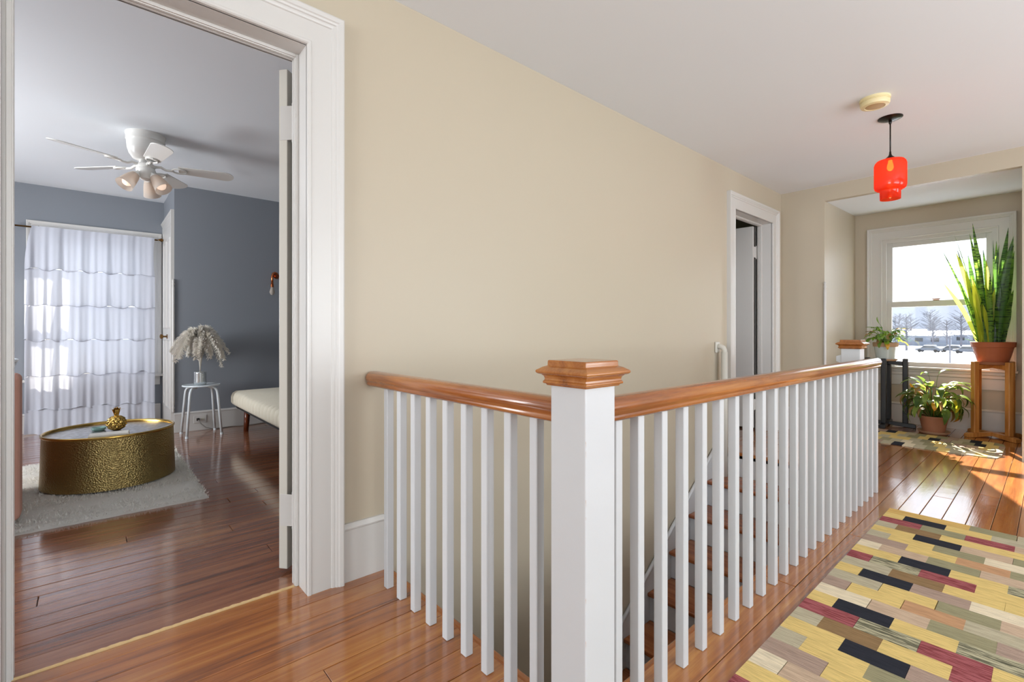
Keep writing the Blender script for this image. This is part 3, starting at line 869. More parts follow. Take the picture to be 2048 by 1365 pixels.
# curtained window
w2 = struct(empty('window_2', (0.055, YC, CZ0)), 'white-framed window behind the tiered curtain')
fC = lambda a, z, t: (a - 0.055, -t, z - CZ0)
frame_u(CW0, CW1, CZ0, CZ1, CAS, fC).build('casing', M['trim'], w2)
s = MB(); h = (CW1 - CW0) / 2; H = CZ1 - CZ0
for (x0, x1, z0, z1, y0) in ((-h, -h + 0.055, 0, H / 2 + 0.02, 0.03), (h - 0.055, h, 0, H / 2 + 0.02, 0.03), (-h, h, 0, 0.06, 0.03), (-h, h, H / 2 - 0.025, H / 2 + 0.02, 0.03)):
    s.box(x0, x1, y0, y0 + 0.035, z0, z1)
sa = s.build('sash', M['trim'], w2)
MB().box(-h + 0.055, h - 0.055, 0.045, 0.049, 0.06, H / 2 - 0.025).build('pane', M['pane'], sa)
s = MB()
for (x0, x1, z0, z1, y0) in ((-h, -h + 0.055, H / 2 - 0.02, H, 0.066), (h - 0.055, h, H / 2 - 0.02, H, 0.066), (-h, h, H - 0.06, H, 0.066), (-h, h, H / 2 - 0.02, H / 2 + 0.02, 0.066)):
    s.box(x0, x1, y0, y0 + 0.035, z0, z1)
sb = s.build('sash', M['trim'], w2)
MB().box(-h + 0.055, h - 0.055, 0.08, 0.084, H / 2 + 0.02, H - 0.06).build('pane', M['pane'], sb)
MB().box(-h - 0.16, h + 0.145, -0.06, 0.03, -0.025, 0.0).build('window_stool', M['trim'], w2, bevel=0.005)
MB().box(-h - 0.12, h + 0.12, -0.016, 0.0, -0.12, -0.025).build('apron', M['trim'], w2, bevel=0.003)

# ------------------------------------------------------------------ curtain and rod
cu = empty('tiered_curtain', (0.05, 6.535, 0))
tag(cu, 'sheer white tiered curtain hanging to the floor over the blue room window', 'curtain')
tiers = [(2.03, 1.60), (1.615, 1.25), (1.265, 0.905), (0.92, 0.555), (0.57, 0.225), (0.24, 0.008)]
NX = 150
rnd = random.Random(3)
ph = [rnd.uniform(0, 6.28) for _ in range(8)]
def fold(x, k):
    return 0.011 * math.sin(x * 31 + ph[0] + 0.8 * math.sin(x * 5 + k)) + 0.007 * math.sin(x * 67 + ph[1] + k * 0.4) + 0.004 * math.sin(x * 121 + ph[2] + k)
for k, (z1, z0) in enumerate(tiers):
    m = MB(); rowsn = 9; vs = []
    last = k == len(tiers) - 1
    wl = -0.52 if k < 5 else -0.54
    for r in range(rowsn):
        f = r / (rowsn - 1)
        for i in range(NX + 1):
            s_ = i / NX
            flare = f * 0.02 + (0.03 * f if last else 0)
            x = -0.435 - 0.05 * (1 - (1 - f) ** 2) * (1 if k == 0 else 0) - (0.05 if k > 0 else 0) + s_ * (0.955 + (0.05 * f if k == 0 else 0.05))
            sc = abs(math.sin(x * 17 + k * 1.7 + 0.9 * math.sin(x * 4 + k))) ** 3 * 0.022 + 0.006 * math.sin(x * 41 + k)
            z = z1 + (z0 - z1) * f + (sc * f ** 4 if not last else 0.01 * math.sin(x * 23) * f)
            y = fold(x, k) * (0.5 + 0.6 * f) - flare * (0.6 + 0.4 * math.sin(x * 14 + k)) - 0.004 * (k % 2)
            if last: y -= 0.05 * f * f * (0.6 + 0.5 * math.sin(x * 9 + 1))
            if k == 0 and f < 0.08: y = fold(x, 0) * 0.3
            vs.append((x - 0.05, y, z))
    fs = [(r * (NX + 1) + i, r * (NX + 1) + i + 1, (r + 1) * (NX + 1) + i + 1, (r + 1) * (NX + 1) + i) for r in range(rowsn - 1) for i in range(NX)]
    o = m.add(vs, fs).build('curtain_tier', M['curtain'], cu, smooth=True)
    # gathered seam cord along the scalloped hem
    if not last:
        hem = [Vector(vs[(rowsn - 1) * (NX + 1) + i]) for i in range(0, NX + 1, 2)]
        MB().tube(hem, 0.0035, 5).build('hem', M['curtain'], o, smooth=True)
cr_ = empty('curtain_rod', (0.05, 6.565, 2.02))
tag(cr_, 'thin bronze curtain rod with ball finials above the tiered curtain', 'curtain rod')
MB().tube([(-0.60, 0, 0), (0.50, 0, -0.005)], 0.008, 10).build('rod', M['brass'], cr_, smooth=True)
for sx in (-0.60, 0.505):
    sg = -1 if sx < 0 else 1
    MB().tube([(sx, 0, 0), (sx + sg * 0.006, 0, 0), (sx + sg * 0.012, 0, 0), (sx + sg * 0.025, 0, 0), (sx + sg * 0.04, 0, 0), (sx + sg * 0.046, 0, 0)], [0.008, 0.013, 0.009, 0.019, 0.015, 0.004], 12).build('finial', M['brass'], cr_, smooth=True)
for sx in (-0.44, 0.46):
    MB().tube([(sx, 0.0, 0.012), (sx, 0.03, 0.015), (sx, 0.05, 0.015)], 0.006, 8).build('bracket', M['brass'], cr_, smooth=True)

# ------------------------------------------------------------------ ceiling fan
fan = empty('ceiling_fan', (0.30, 4.44, BZ))
tag(fan, 'white five-blade ceiling fan with three frosted tulip lights', 'ceiling fan')
MB().lathe([(0.122, 0), (0.122, -0.012), (0.117, -0.02), (0.119, -0.05), (0.114, -0.056), (0.114, -0.075), (0.111, -0.11), (0.099, -0.15), (0.08, -0.18), (0.06, -0.19)], 40).build('canopy', M['fan'], fan, auto=40)
MB().lathe([(0.04, -0.185), (0.04, -0.215), (0.058, -0.22), (0.058, -0.24), (0.052, -0.246)], 28).build('rotor', M['fan'], fan, auto=40)
MB().lathe([(0.054, -0.246), (0.06, -0.258), (0.056, -0.285), (0.042, -0.305), (0.036, -0.325), (0.02, -0.335), (0.007, -0.34)], 28).build('light_hub', M['fan'], fan, auto=40)
ZB = -0.228
blade = MB()
pts = []
Lb, w0, w1_ = 0.56, 0.05, 0.065
outl = [(0.20, -w0), (0.50, -w1_)] + [(0.50 + 0.062 * math.sin(t), -w1_ * math.cos(t)) for t in [math.pi * q / 10 for q in range(1, 10)]] + [(0.50, w1_), (0.20, w0)]
def pit(a, b, t):
    an = R(-12)
    return (a, b * math.cos(an), b * math.sin(an) + t)
blade.prism(outl, pit, -0.003, 0.003)
iron = MB()
iron.tube([(0.055, 0, 0.0), (0.09, 0, 0.004), (0.12, 0, -0.012), (0.155, 0, -0.012), (0.17, 0, -0.008)], [0.011, 0.009, 0.009, 0.009, 0.009], 8)
ring = [pit(0.205 + 0.045 * math.cos(a), 0.034 * math.sin(a), -0.008) for a in [2 * math.pi * i / 20 for i in range(21)]]
iron.tube(ring, 0.007, 8, caps=False)
b0 = i0 = None
for k in range(5):
    an = R(-12 + 72 * k)
    if k == 0:
        b0 = blade.build('blade', M['fan'], fan, bevel=0.001); i0 = iron.build('blade_iron', M['fan'], b0, smooth=True)
        bb = b0
    else:
        bb = b0.copy(); COL.objects.link(bb); bb.parent = fan
        ii = i0.copy(); COL.objects.link(ii); ii.parent = bb
    bb.location = (0, 0, ZB); bb.rotation_euler = (0, 0, an)
for k, an in enumerate((R(-150), R(-48), R(70))):
    ca, sa_ = math.cos(an), math.sin(an)
    def ax(t, r0=0.055): return (ca * (r0 + t * 0.62), sa_ * (r0 + t * 0.62), -0.292 - t * 0.78)
    arm = MB().tube([ax(-0.03), ax(0.0), ax(0.02), ax(0.035)], [0.012, 0.012, 0.027, 0.03], 16).build('lamp_holder', M['fan'], fan, smooth=True)
    sh = MB().tube([ax(0.03), ax(0.05), ax(0.09), ax(0.13), ax(0.15)], [0.03, 0.037, 0.046, 0.052, 0.057], 24, caps=False).build('tulip_shade', M['frost'], fan, smooth=True)
    MB().tube([ax(0.03), ax(0.06), ax(0.09), ax(0.12), ax(0.135), ax(0.142)], [0.013, 0.016, 0.03, 0.032, 0.022, 0.004], 16).build('bulb', M['bulb'], sh, smooth=True)

# ------------------------------------------------------------------ shag rug and coffee table
rug = empty('shag_rug', (-0.4, 4.2, 0.004))
tag(rug, 'ivory shag rug under the hammered brass coffee table', 'rug')
rx0, rx1, ry0, ry1 = -1.05, 0.93, -0.86, 0.78
m = MB(); nx, ny = 60, 50; vs = []
rnd = random.Random(5)
for jy in range(ny + 1):
    for ix in range(nx + 1):
        x = rx0 + (rx1 - rx0) * ix / nx; y = ry0 + (ry1 - ry0) * jy / ny
        edge = ix in (0, nx) or jy in (0, ny)
        vs.append((x + rnd.uniform(-0.006, 0.006), y + rnd.uniform(-0.003, 0.003), 0.001 if edge else 0.017 + rnd.uniform(-0.004, 0.004) + 0.004 * math.sin(y * 20)))
fs = [(r * (nx + 1) + i, r * (nx + 1) + i + 1, (r + 1) * (nx + 1) + i + 1, (r + 1) * (nx + 1) + i) for r in range(ny) for i in range(nx)]
m.add(vs, fs).build('rug_base', M['shag'], rug, smooth=True)
m = MB()
for q in range(26000):
    x = rnd.uniform(rx0, rx1); y = rnd.uniform(ry0, ry1)
    a = rnd.uniform(0, 6.28); l = rnd.uniform(0.008, 0.02); w = 0.0035
    dx, dy = math.cos(a), math.sin(a)
    zb = 0.012
    m.add([(x - dy * w, y + dx * w, zb), (x + dy * w, y - dx * w, zb), (x + dx * l, y + dy * l, zb + rnd.uniform(0.008, 0.018))], [(0, 1, 2)])
tag(m.build('pile', M['shag'], rug), kind='stuff')

tb = empty('coffee_table', (0.10, 4.16, 0.03))
tag(tb, 'round hammered brass drum coffee table with raised rim on the ivory rug', 'table')
TZ = 0.325
MB().lathe([(0.348, 0.0), (0.347, 0.01), (0.341, 0.2), (0.338, TZ - 0.01)], 72, caps=False).build('drum', M['hammer'], tb, smooth=True)
MB().lathe([(0.338, TZ - 0.014), (0.344, TZ - 0.008), (0.344, TZ), (0.339, TZ + 0.004), (0.332, TZ), (0.331, TZ - 0.016)], 72, caps=False).build('rim', M['gold'], tb, smooth=True)
MB().lathe([(0.333, TZ - 0.021), (0.333, TZ - 0.016)], 64).build('tray', M['tray'], tb)
TT = 0.03 + TZ - 0.016
pa = empty('gold_pineapple', (0.125, 4.16, TT))
tag(pa, 'small shiny gold pineapple ornament standing on the brass coffee table', 'ornament')
body = MB()
def egg(u, v):  # scaled diamond lattice body
    th = math.pi * v
    r = 0.047 * math.sin(th) ** 0.8 * (1 + 0.05 * math.cos(th))
    bumpv = 0.010 * abs(math.sin(5 * u + 11 * v)) * abs(math.sin(5 * u - 11 * v))
    return ((r + bumpv * math.sin(th)) * math.cos(u), (r + bumpv * math.sin(th)) * math.sin(u), 0.05 - 0.05 * math.cos(th))
nu, nv = 64, 36
vs = [egg(2 * math.pi * i / nu, 0.04 + 0.92 * k / nv) for k in range(nv + 1) for i in range(nu)]
fs = [(k * nu + i, k * nu + (i + 1) % nu, (k + 1) * nu + (i + 1) % nu, (k + 1) * nu + i) for k in range(nv) for i in range(nu)]
body.add(vs, fs + [tuple(range(nu)), tuple(range(nv * nu, (nv + 1) * nu))]).build('fruit_body', M['gold'], pa, smooth=True)
MB().tube([(0, 0, 0.095), (0, 0, 0.11)], 0.013, 12).build('neck', M['gold'], pa)
for k in range(13):
    a = k * 2.4; t = k / 13
    l = 0.045 - 0.01 * t; out = 0.036 * (1 - t) + 0.006
    ca, sa_ = math.cos(a), math.sin(a)
    z = 0.105 + 0.012 * t
    w = 0.011
    p0, p1, p2 = Vector((ca * 0.008, sa_ * 0.008, z)), Vector((ca * out * 0.6, sa_ * out * 0.6, z + l * 0.75)), Vector((ca * out * 1.15, sa_ * out * 1.15, z + l * (0.8 + t * 0.4)))
    sd = Vector((-sa_, ca, 0))
    MB().add([p0 - sd * w, p0 + sd * w, p1 + sd * w * 0.9, p1 - sd * w * 0.9, p2], [(0, 1, 2, 3), (3, 2, 4)]).build('crown_leaf', M['gold'], pa)
bk = empty('booklet', (0.085, 4.0, TT), R(-4))
tag(bk, 'cream paper booklet lying flat beside the gold pineapple', 'book')
MB().box(-0.1, 0.1, -0.06, 0.055, 0, 0.008).build('cover', M['paper'], bk, bevel=0.001)
MB().box(-0.096, 0.095, -0.055, 0.05, 0.0082, 0.0125).build('pages', simple('white_pages', 'F3F0E8', 0.8), bk)
di = MB().lathe([(0.025, 0), (0.036, 0.006), (0.04, 0.022), (0.037, 0.022), (0.03, 0.008), (0.002, 0.006)], 24).build('trinket_dish', M['teal'], None, loc=(0.035, 4.22, TT), smooth=True)
tag(di, 'small teal dish beside the gold pineapple on coffee table', 'dish')

# ------------------------------------------------------------------ pink armchair
ac = empty('armchair', (-0.74, 3.75, 0.02))
tag(ac, 'dusty pink upholstered armchair at the left edge of the shag rug', 'armchair')
def pbox(name, x0, x1, y0, y1, z0, z1, par, mat, bev=0.04):
    return MB().box(x0, x1, y0, y1, z0, z1).build(name, M[mat], par, bevel=bev, seg=4)
pbox('seat_base', -0.34, 0.33, -0.14, 0.5, 0.04, 0.3, ac, 'pink')
pbox('seat_cushion', -0.33, 0.32, -0.10, 0.5, 0.3, 0.45, ac, 'pink', 0.05)
pbox('backrest', -0.47, 0.465, -0.27, -0.12, 0.012, 0.765, ac, 'pink', 0.03)
pbox('arm', -0.47, -0.33, -0.12, 0.5, 0.03, 0.6, ac, 'pink', 0.04)
pbox('arm', 0.30, 0.405, -0.12, 0.5, 0.03, 0.6, ac, 'pink', 0.04)
# side table with glass top
gt = empty('side_table', (-0.62, 5.25, 0))
tag(gt, 'small side table with dark glass top and white slanted legs by the curtain', 'table')
MB().lathe([(0.185, 0.775), (0.19, 0.783), (0.185, 0.79)], 40).build('glass_top', M['glassdark'], gt, smooth=False)
MB().tube([(0.192 * math.cos(a), 0.192 * math.sin(a), 0.783) for a in [2 * math.pi * i / 40 for i in range(41)]], 0.011, 8, caps=False).build('rim', M['stool'], gt, smooth=True)
for k in range(3):
    a = R(-10 + 120 * k)
    MB().tube([(0.19 * math.cos(a), 0.19 * math.sin(a), 0.78), (0.06 * math.cos(a), 0.06 * math.sin(a), 0.4), (0.16 * math.cos(a), 0.16 * math.sin(a), 0.0)], 0.011, 8).build('leg', M['stool'], gt, smooth=True)

# ------------------------------------------------------------------ stool, vase with feathers
stl = empty('stool', (0.80, 5.475, 0.004))
tag(stl, 'pale grey round metal stool carrying the feather vase', 'stool')
SZ = 0.482
MB().lathe([(0.005, SZ - 0.012), (0.150, SZ - 0.012), (0.158, SZ - 0.008), (0.158, SZ), (0.155, SZ + 0.004), (0.148, SZ + 0.003), (0.14, SZ - 0.001), (0.005, SZ - 0.001)], 40).build('seat', M['stool'], stl, auto=40)
leg = MB().tube([(0.07, 0, SZ - 0.02), (0.115, 0, SZ - 0.022), (0.14, 0, SZ - 0.034), (0.155, 0, SZ - 0.06), (0.162, 0, SZ - 0.1), (0.20, 0, 0.012)], 0.0115, 12).build('leg', M['stool'], stl, smooth=True)
foot = MB().tube([(0.1995, 0, 0.02), (0.201, 0, 0.0)], 0.0135, 12).build('foot_cap', M['stool'], leg)
for k in range(4):
    a = R(47 + 90 * k)
    if k == 0: lg = leg
    else:
        lg = leg.copy(); COL.objects.link(lg); lg.parent = stl
        ft = foot.copy(); COL.objects.link(ft); ft.parent = lg
    lg.rotation_euler = (0, 0, a)
vs_ = empty('feather_vase', (0.79, 5.475, 0.004 + SZ + 0.0))
tag(vs_, 'mirrored mosaic vase full of drooping ivory ostrich feathers on the stool', 'vase')
MB().lathe([(0.045, 0.0), (0.052, 0.004), (0.053, 0.03), (0.051, 0.11), (0.053, 0.128), (0.048, 0.128), (0.046, 0.03)], 32).build('vase_body', M['sequin'], vs_, smooth=True)
def plume(rnd, az, rise, reach, drop, wid, n=46):
    """one ostrich plume: curved quill with dense soft barbs"""
    m = MB()
    ca, sa_ = math.cos(az), math.sin(az)
    pts = []
    for i in range(n + 1):
        t = i / n
        x = reach * (t ** 1.6)
        z = 0.1 + rise * math.sin(min(1, t * 1.35) * math.pi / 2) - drop * max(0, t - 0.45) ** 1.7 / 0.55 ** 1.7
        pts.append(Vector((ca * x, sa_ * x, z)))
    m.tube(pts, [0.0028 * (1 - 0.7 * i / n) for i in range(n + 1)], 4)
    for i in range(int(n * 0.22), n + 1):
        t = i / n
        tg = (pts[min(i + 1, n)] - pts[i - 1]).normalized()
        sd = Vector((-sa_, ca, 0)); up = sd.cross(tg) * -1
        env = wid * (0.35 + 0.65 * math.sin(min(1, (t - 0.2) / 0.55) * math.pi / 2)) * (1 - 0.35 * max(0, t - 0.85) / 0.15)
        for q in range(15):
            an = rnd.gauss(0, 0.55) + (math.pi if q % 2 else 0)
            d = (sd * math.cos(an) + up * 0.8 * math.sin(an) + tg * rnd.uniform(0.1, 0.6)).normalized()
            l = env * rnd.uniform(0.8, 1.08)
            b = pts[i] + tg * rnd.uniform(-0.005, 0.005)
            w = 0.0052
            wv = d.cross(tg)
            if wv.length < 0.05: wv = sd
            wv = wv.normalized() * w
            p1 = b + d * l * 0.55; p2 = b + d * l * 0.9 + Vector((0, 0, -l * 0.16)) + tg * l * 0.1
            m.add([b - wv * 0.5, b + wv * 0.5, p1 + wv, p1 - wv, p2], [(0, 1, 2, 3), (3, 2, 4)])
    return m
rnd = random.Random(12)
for k in range(20):
    az = R(k * 360 / 13 + rnd.uniform(-10, 10)) if k < 13 else R(rnd.uniform(0, 360))
    inner = k >= 13
    pl = plume(rnd, az, rnd.uniform(0.43, 0.49) if inner else rnd.uniform(0.36, 0.46), rnd.uniform(0.08, 0.15) if inner else rnd.uniform(0.18, 0.27),
               rnd.uniform(0.08, 0.14) if inner else rnd.uniform(0.2, 0.36), rnd.uniform(0.05, 0.066))
    pl.build('feather', M['feather'], vs_, smooth=True)

# ------------------------------------------------------------------ futon, wall lamp, socket
fu = empty('futon', (1.06, 4.55, 0.004))
tag(fu, 'low cream channel-tufted futon on dark wooden legs at the blue wall', 'futon')
m = MB(); N1, N2 = 60, 10
prof = []
# mattress cross-section along x, swept along y with channel tufts
outline = [(0.0, 0.27), (-0.012, 0.29), (-0.012, 0.35), (0.0, 0.385), (0.03, 0.405), (0.5, 0.408), (0.93, 0.405), (0.95, 0.37), (0.95, 0.27), (0.93, 0.25), (0.03, 0.25)]
ys = [-0.85 + 1.78 * i / 160 for i in range(161)]
vs = []
for y in ys:
    ch = abs(math.sin((y + 0.85) / 0.1 * math.pi)) ** 0.9
    ed = min(1, (y + 0.85) / 0.04, (0.93 - y) / 0.04); ed = math.sqrt(max(0.05, ed))
    for (a, b) in outline:
        cxm, czm = 0.47, 0.33
        k = 0.0 + (0.03 * (ch - 1))
        l = math.hypot(a - cxm, b - czm)
        kx = k if a > 0.9 else (-k if a < 0.02 else 0); kz = k if b > 0.36 else 0
        vs.append((a + kx, y, czm + (b - czm) * (0.65 + 0.35 * ed) + kz))
n = len(outline)
fs = [(i * n + q, i * n + (q + 1) % n, (i + 1) * n + (q + 1) % n, (i + 1) * n + q) for i in range(len(ys) - 1) for q in range(n)]
m.add(vs, fs + [tuple(range(n)), tuple(range((len(ys) - 1) * n, len(ys) * n))]).build('mattress', M['cream_fabric'], fu, smooth=True)
MB().box(0.03, 0.92, -0.8, 0.88, 0.232, 0.252).build('frame', M['rubber'], fu)
for (x, y) in ((0.11, 0.78), (0.06, -0.6), (0.86, 0.6), (0.86, -0.6)):
    MB().tube([(x, y, 0.245), (x - 0.015 if x < 0.5 else x + 0.015, y, 0.0)], [0.03, 0.022], 10).build('leg', M['darkleg'], fu, smooth=True)
wl = empty('wall_lamp', (1.545, YB, 1.62))
tag(wl, 'copper pipe wall lamp with bare bulb on the blue wall by the door', 'lamp')
MB().tube([(0, 0, 0), (0, -0.012, 0)], 0.03, 20).build('wall_plate', M['copper'], wl)
MB().tube([(0, -0.01, 0), (0, -0.05, 0.0)] + [(0 - 0.03 * (1 - math.cos(t)), -0.05 - 0.04 * math.sin(t) * 0.5, 0.0 + 0.03 * math.sin(t)) for t in (0.5, 1.0, 1.57)] + [(-0.05, -0.075, 0.02), (-0.06, -0.08, -0.01), (-0.06, -0.08, -0.12)], 0.012, 12).build('pipe', M['copper'], wl, smooth=True)
MB().tube([(-0.06, -0.08, -0.10), (-0.06, -0.08, -0.13)], 0.016, 14).build('fitting', M['copper'], wl, smooth=False)
MB().tube([(-0.06, -0.08, -0.13), (-0.06, -0.08, -0.16), (-0.06, -0.08, -0.185), (-0.06, -0.08, -0.21), (-0.06, -0.08, -0.218)], [0.013, 0.02, 0.027, 0.018, 0.004], 16).build('bulb', M['frost'], wl, smooth=True)
ou = empty('wall_socket', (0.825, YB - 0.019, 0.115))
tag(ou, 'white double wall socket with plug on the baseboard behind the stool', 'socket')
MB().box(-0.055, 0.055, -0.006, 0, -0.038, 0.038).build('plate', M['trim'], ou, bevel=0.002)
for sx in (-0.02, 0.022):
    MB().tube([(sx, -0.005, 0), (sx, -0.008, 0)], 0.015, 16).build('outlet', M['trimc'], ou)
MB().box(-0.032, -0.008, -0.03, -0.008, -0.014, 0.012).build('plug', M['rubber'], ou, bevel=0.003)
cd = MB().tube([(0.805, YB - 0.05, 0.112), (0.83, YB - 0.07, 0.07), (0.87, YB - 0.075, 0.03), (0.93, YB - 0.07, 0.009), (1.1, YB - 0.05, 0.009), (1.25, YB - 0.09, 0.009), (1.4, YB - 0.05, 0.009), (1.6, YB - 0.08, 0.009)], 0.0045, 8).build('power_cord', M['cordw'], None, smooth=True)
tag(cd, 'thin grey cord running from the socket along the baseboard', 'cord')

# ------------------------------------------------------------------ pipe on the long wall at the stair head
pp = empty('standpipe', (3.955, 1.862, 0.0))
tag(pp, 'cream painted vertical pipe with elbow on the wall beside the far doorway', 'pipe')
MB().box(-0.045, 0.02, 0.0, 0.017, 0.825, 0.915).build('wall_plate', M['trimc'], pp, bevel=0.006)
MB().tube([(-0.01, 0.01, 0.875), (-0.01, -0.02, 0.875), (-0.008, -0.04, 0.865), (-0.006, -0.048, 0.845), (-0.006, -0.048, 0.82)], 0.022, 14).build('elbow', M['trimc'], pp, smooth=True)
MB().tube([(-0.006, -0.048, 0.832), (-0.006, -0.048, -0.2)], 0.026, 14).build('pipe', M['trimc'], pp, smooth=True)
MB().box(0.016, 0.036, -0.05, -0.02, -0.2, 0.825).build('cover_strip', M['trimc'], pp, bevel=0.003)

# ------------------------------------------------------------------ pendant lamp and smoke detector
pe = empty('pendant_lamp', (4.005, 0.725, HC))
tag(pe, 'red-orange glass pendant lamp on a black cord from the hall ceiling', 'lamp')
MB().lathe([(0.068, 0.0), (0.068, -0.004), (0.06, -0.009), (0.035, -0.016), (0.012, -0.02)], 36).build('ceiling_canopy', M['black'], pe, auto=40)
MB().lathe([(0.009, -0.016), (0.0085, -0.035), (0.004, -0.045)], 12).build('strain_relief', M['black'], pe, smooth=True)
MB().tube([(0, 0, -0.02), (0, 0, -0.25)], 0.004, 8).build('cord', M['black'], pe, smooth=True)
MB().lathe([(0.005, -0.225), (0.007, -0.245), (0.012, -0.255), (0.03, -0.272), (0.034, -0.283), (0.03, -0.285)], 24).build('socket_cap', M['black'], pe, auto=40)
sh = MB().lathe([(0.028, -0.280), (0.055, -0.281), (0.074, -0.287), (0.083, -0.298), (0.088, -0.314), (0.088, -0.455), (0.084, -0.472), (0.074, -0.481), (0.060, -0.485), (0.0565, -0.492), (0.056, -0.545), (0.0545, -0.545),
                 ], 44, caps=False).build('glass_shade', M['redglass'], pe, smooth=True)
MB().tube([(0.0, 0, -0.283), (0, 0, -0.30), (0, 0, -0.315), (0, 0, -0.335), (0, 0, -0.35), (0, 0, -0.355)], [0.012, 0.012, 0.017, 0.019, 0.012, 0.003], 16).build('bulb', M['bulbwarm'], pe, smooth=True)
pl = bpy.data.lights.new('pendant_bulb_light', 'POINT'); pl.energy = 0.35; pl.color = (1.0, 0.72, 0.42); pl.shadow_soft_size = 0.02
po_ = bpy.data.objects.new('pendant_bulb_light', pl); COL.objects.link(po_); po_.parent = pe; po_.location = (0, 0, -0.39)
sd_ = empty('smoke_detector', (3.605, 0.728, HC))
tag(sd_, 'yellowed round smoke detector on the ceiling behind the red pendant', 'smoke detector')
MB().lathe([(0.078, 0), (0.078, -0.012), (0.074, -0.015), (0.074, -0.018)], 40).build('base', M['detector'], sd_, auto=40)
MB().lathe([(0.071, -0.017), (0.071, -0.02), (0.075, -0.022), (0.075, -0.036), (0.070, -0.046), (0.052, -0.05), (0.05, -0.047), (0.005, -0.047)], 40).build('housing', M['detector'], sd_, auto=40)
MB().lathe([(0.046, -0.046), (0.046, -0.0485), (0.02, -0.051), (0.004, -0.051)], 32).build('grille', M['detdark'], sd_, auto=40)

# ------------------------------------------------------------------ patchwork kilims
def kilim(name, loc, nrow, rw, ncol, bl, pattern, label, axis, th=0.007, round_c=0.0):
    """woven colour blocks; rows advance along local -x, blocks along local -y; each block a separate raised patch of the one rug"""
    keys = sorted(RUGM)
    m = MB()
    r_ = random.Random(2)
    for r in range(nrow):
        seq = pattern[r % len(pattern)]
        y = 0.0
        q = 0
        first = bl / 2 if r % 2 == 1 else bl
        if isinstance(seq, tuple): pass
        while y < ncol * bl - 1e-6:
            ln = first if q == 0 else bl
            y2 = min(ncol * bl, y + ln)
            c = seq[q % len(seq)]
            x0, x1 = -r * rw, -(r + 1) * rw
            wob = [r_.uniform(-0.0018, 0.0018) for _ in range(4)]
            n0 = len(m.v)
            e = 0.0
            h = th + r_.uniform(-0.0004, 0.0004)
            ya = y + (wob[0] if y > 0 else 0); yb = y2 + (wob[1] if y2 < ncol * bl - 1e-6 else 0)
            m.box(x1, x0, -yb, -ya, 0.0, h, keys.index(c))
            y = y2; q += 1
    if round_c:
        X1, Y1 = nrow * rw, ncol * bl
        def rc(x, y):
            # pull the four corners in to a rounded outline
            for cx, cy in ((0, 0), (0, Y1), (X1, 0), (X1, Y1)):
                ex, ey = (round_c if cx == 0 else X1 - round_c), (round_c if cy == 0 else Y1 - round_c)
                inx = (-x < ex) if cx == 0 else (-x > ex)
                iny = (-y < ey) if cy == 0 else (-y > ey)
                if inx and iny:
                    d = math.hypot(-x - ex, -y - ey)
                    if d > round_c:
                        return -(ex + (-x - ex) * round_c / d), -(ey + (-y - ey) * round_c / d)
            return x, y
        m.v = [rc(x, y) + (z,) for x, y, z in m.v]
    o = m.build(name, [RUGM[k] for k in keys], None, loc=loc)
    if axis == 'y': o.rotation_euler = (0, 0, R(90))
    return tag(o, label, 'rug', 'patchwork kilim rugs')
pat = ['ZZVGA', 'YKYGV', 'RVRAT', 'GNYYC', 'YKAVC', 'GYVCA', 'TYOVG', 'CAVAT',
       'YKYSC', 'RSRYC', 'GNYYA', 'YKTCA', 'GYVAC', 'TYOGA', 'CAVTY',
       'YKYSV', 'RSRYA', 'GNYRT', 'YKTGC', 'GYVTA', 'TYVOC', 'CAYGV',
       'YKYSA', 'RSTYG', 'GNYRV', 'YKAVC', 'GYVCA', 'TYOVG', 'CAVAT']
kilim('kilim_rug', (3.37, 0.612, 0.001), 29, 0.0856, 7, 0.1645, pat, 'long patchwork kilim rug in mustard, black, red and olive beside the railing', 'x')
pat2 = ['GYTVC', 'ATYKG', 'YKGYT', 'TVYGC', 'VYKTG', 'GTYVK', 'KYGTY', 'YGVCT', 'TKYGV', 'GYCTV', 'YKTGY', 'VGYKC', 'TYGVA']
kilim('kilim_rug', (6.05, 1.26, 0.001), 5, 0.147, 13, 0.0755, ['YTKYGVYVTGKYV', 'TKYYGVYKTGVKY', 'YYGYYGVYVTAYG', 'TGYVGCGVYGVCG', 'GYTGKCGVYGCYG'], 'small patchwork kilim mat with rounded corners under the window plants', 'x', round_c=0.07)

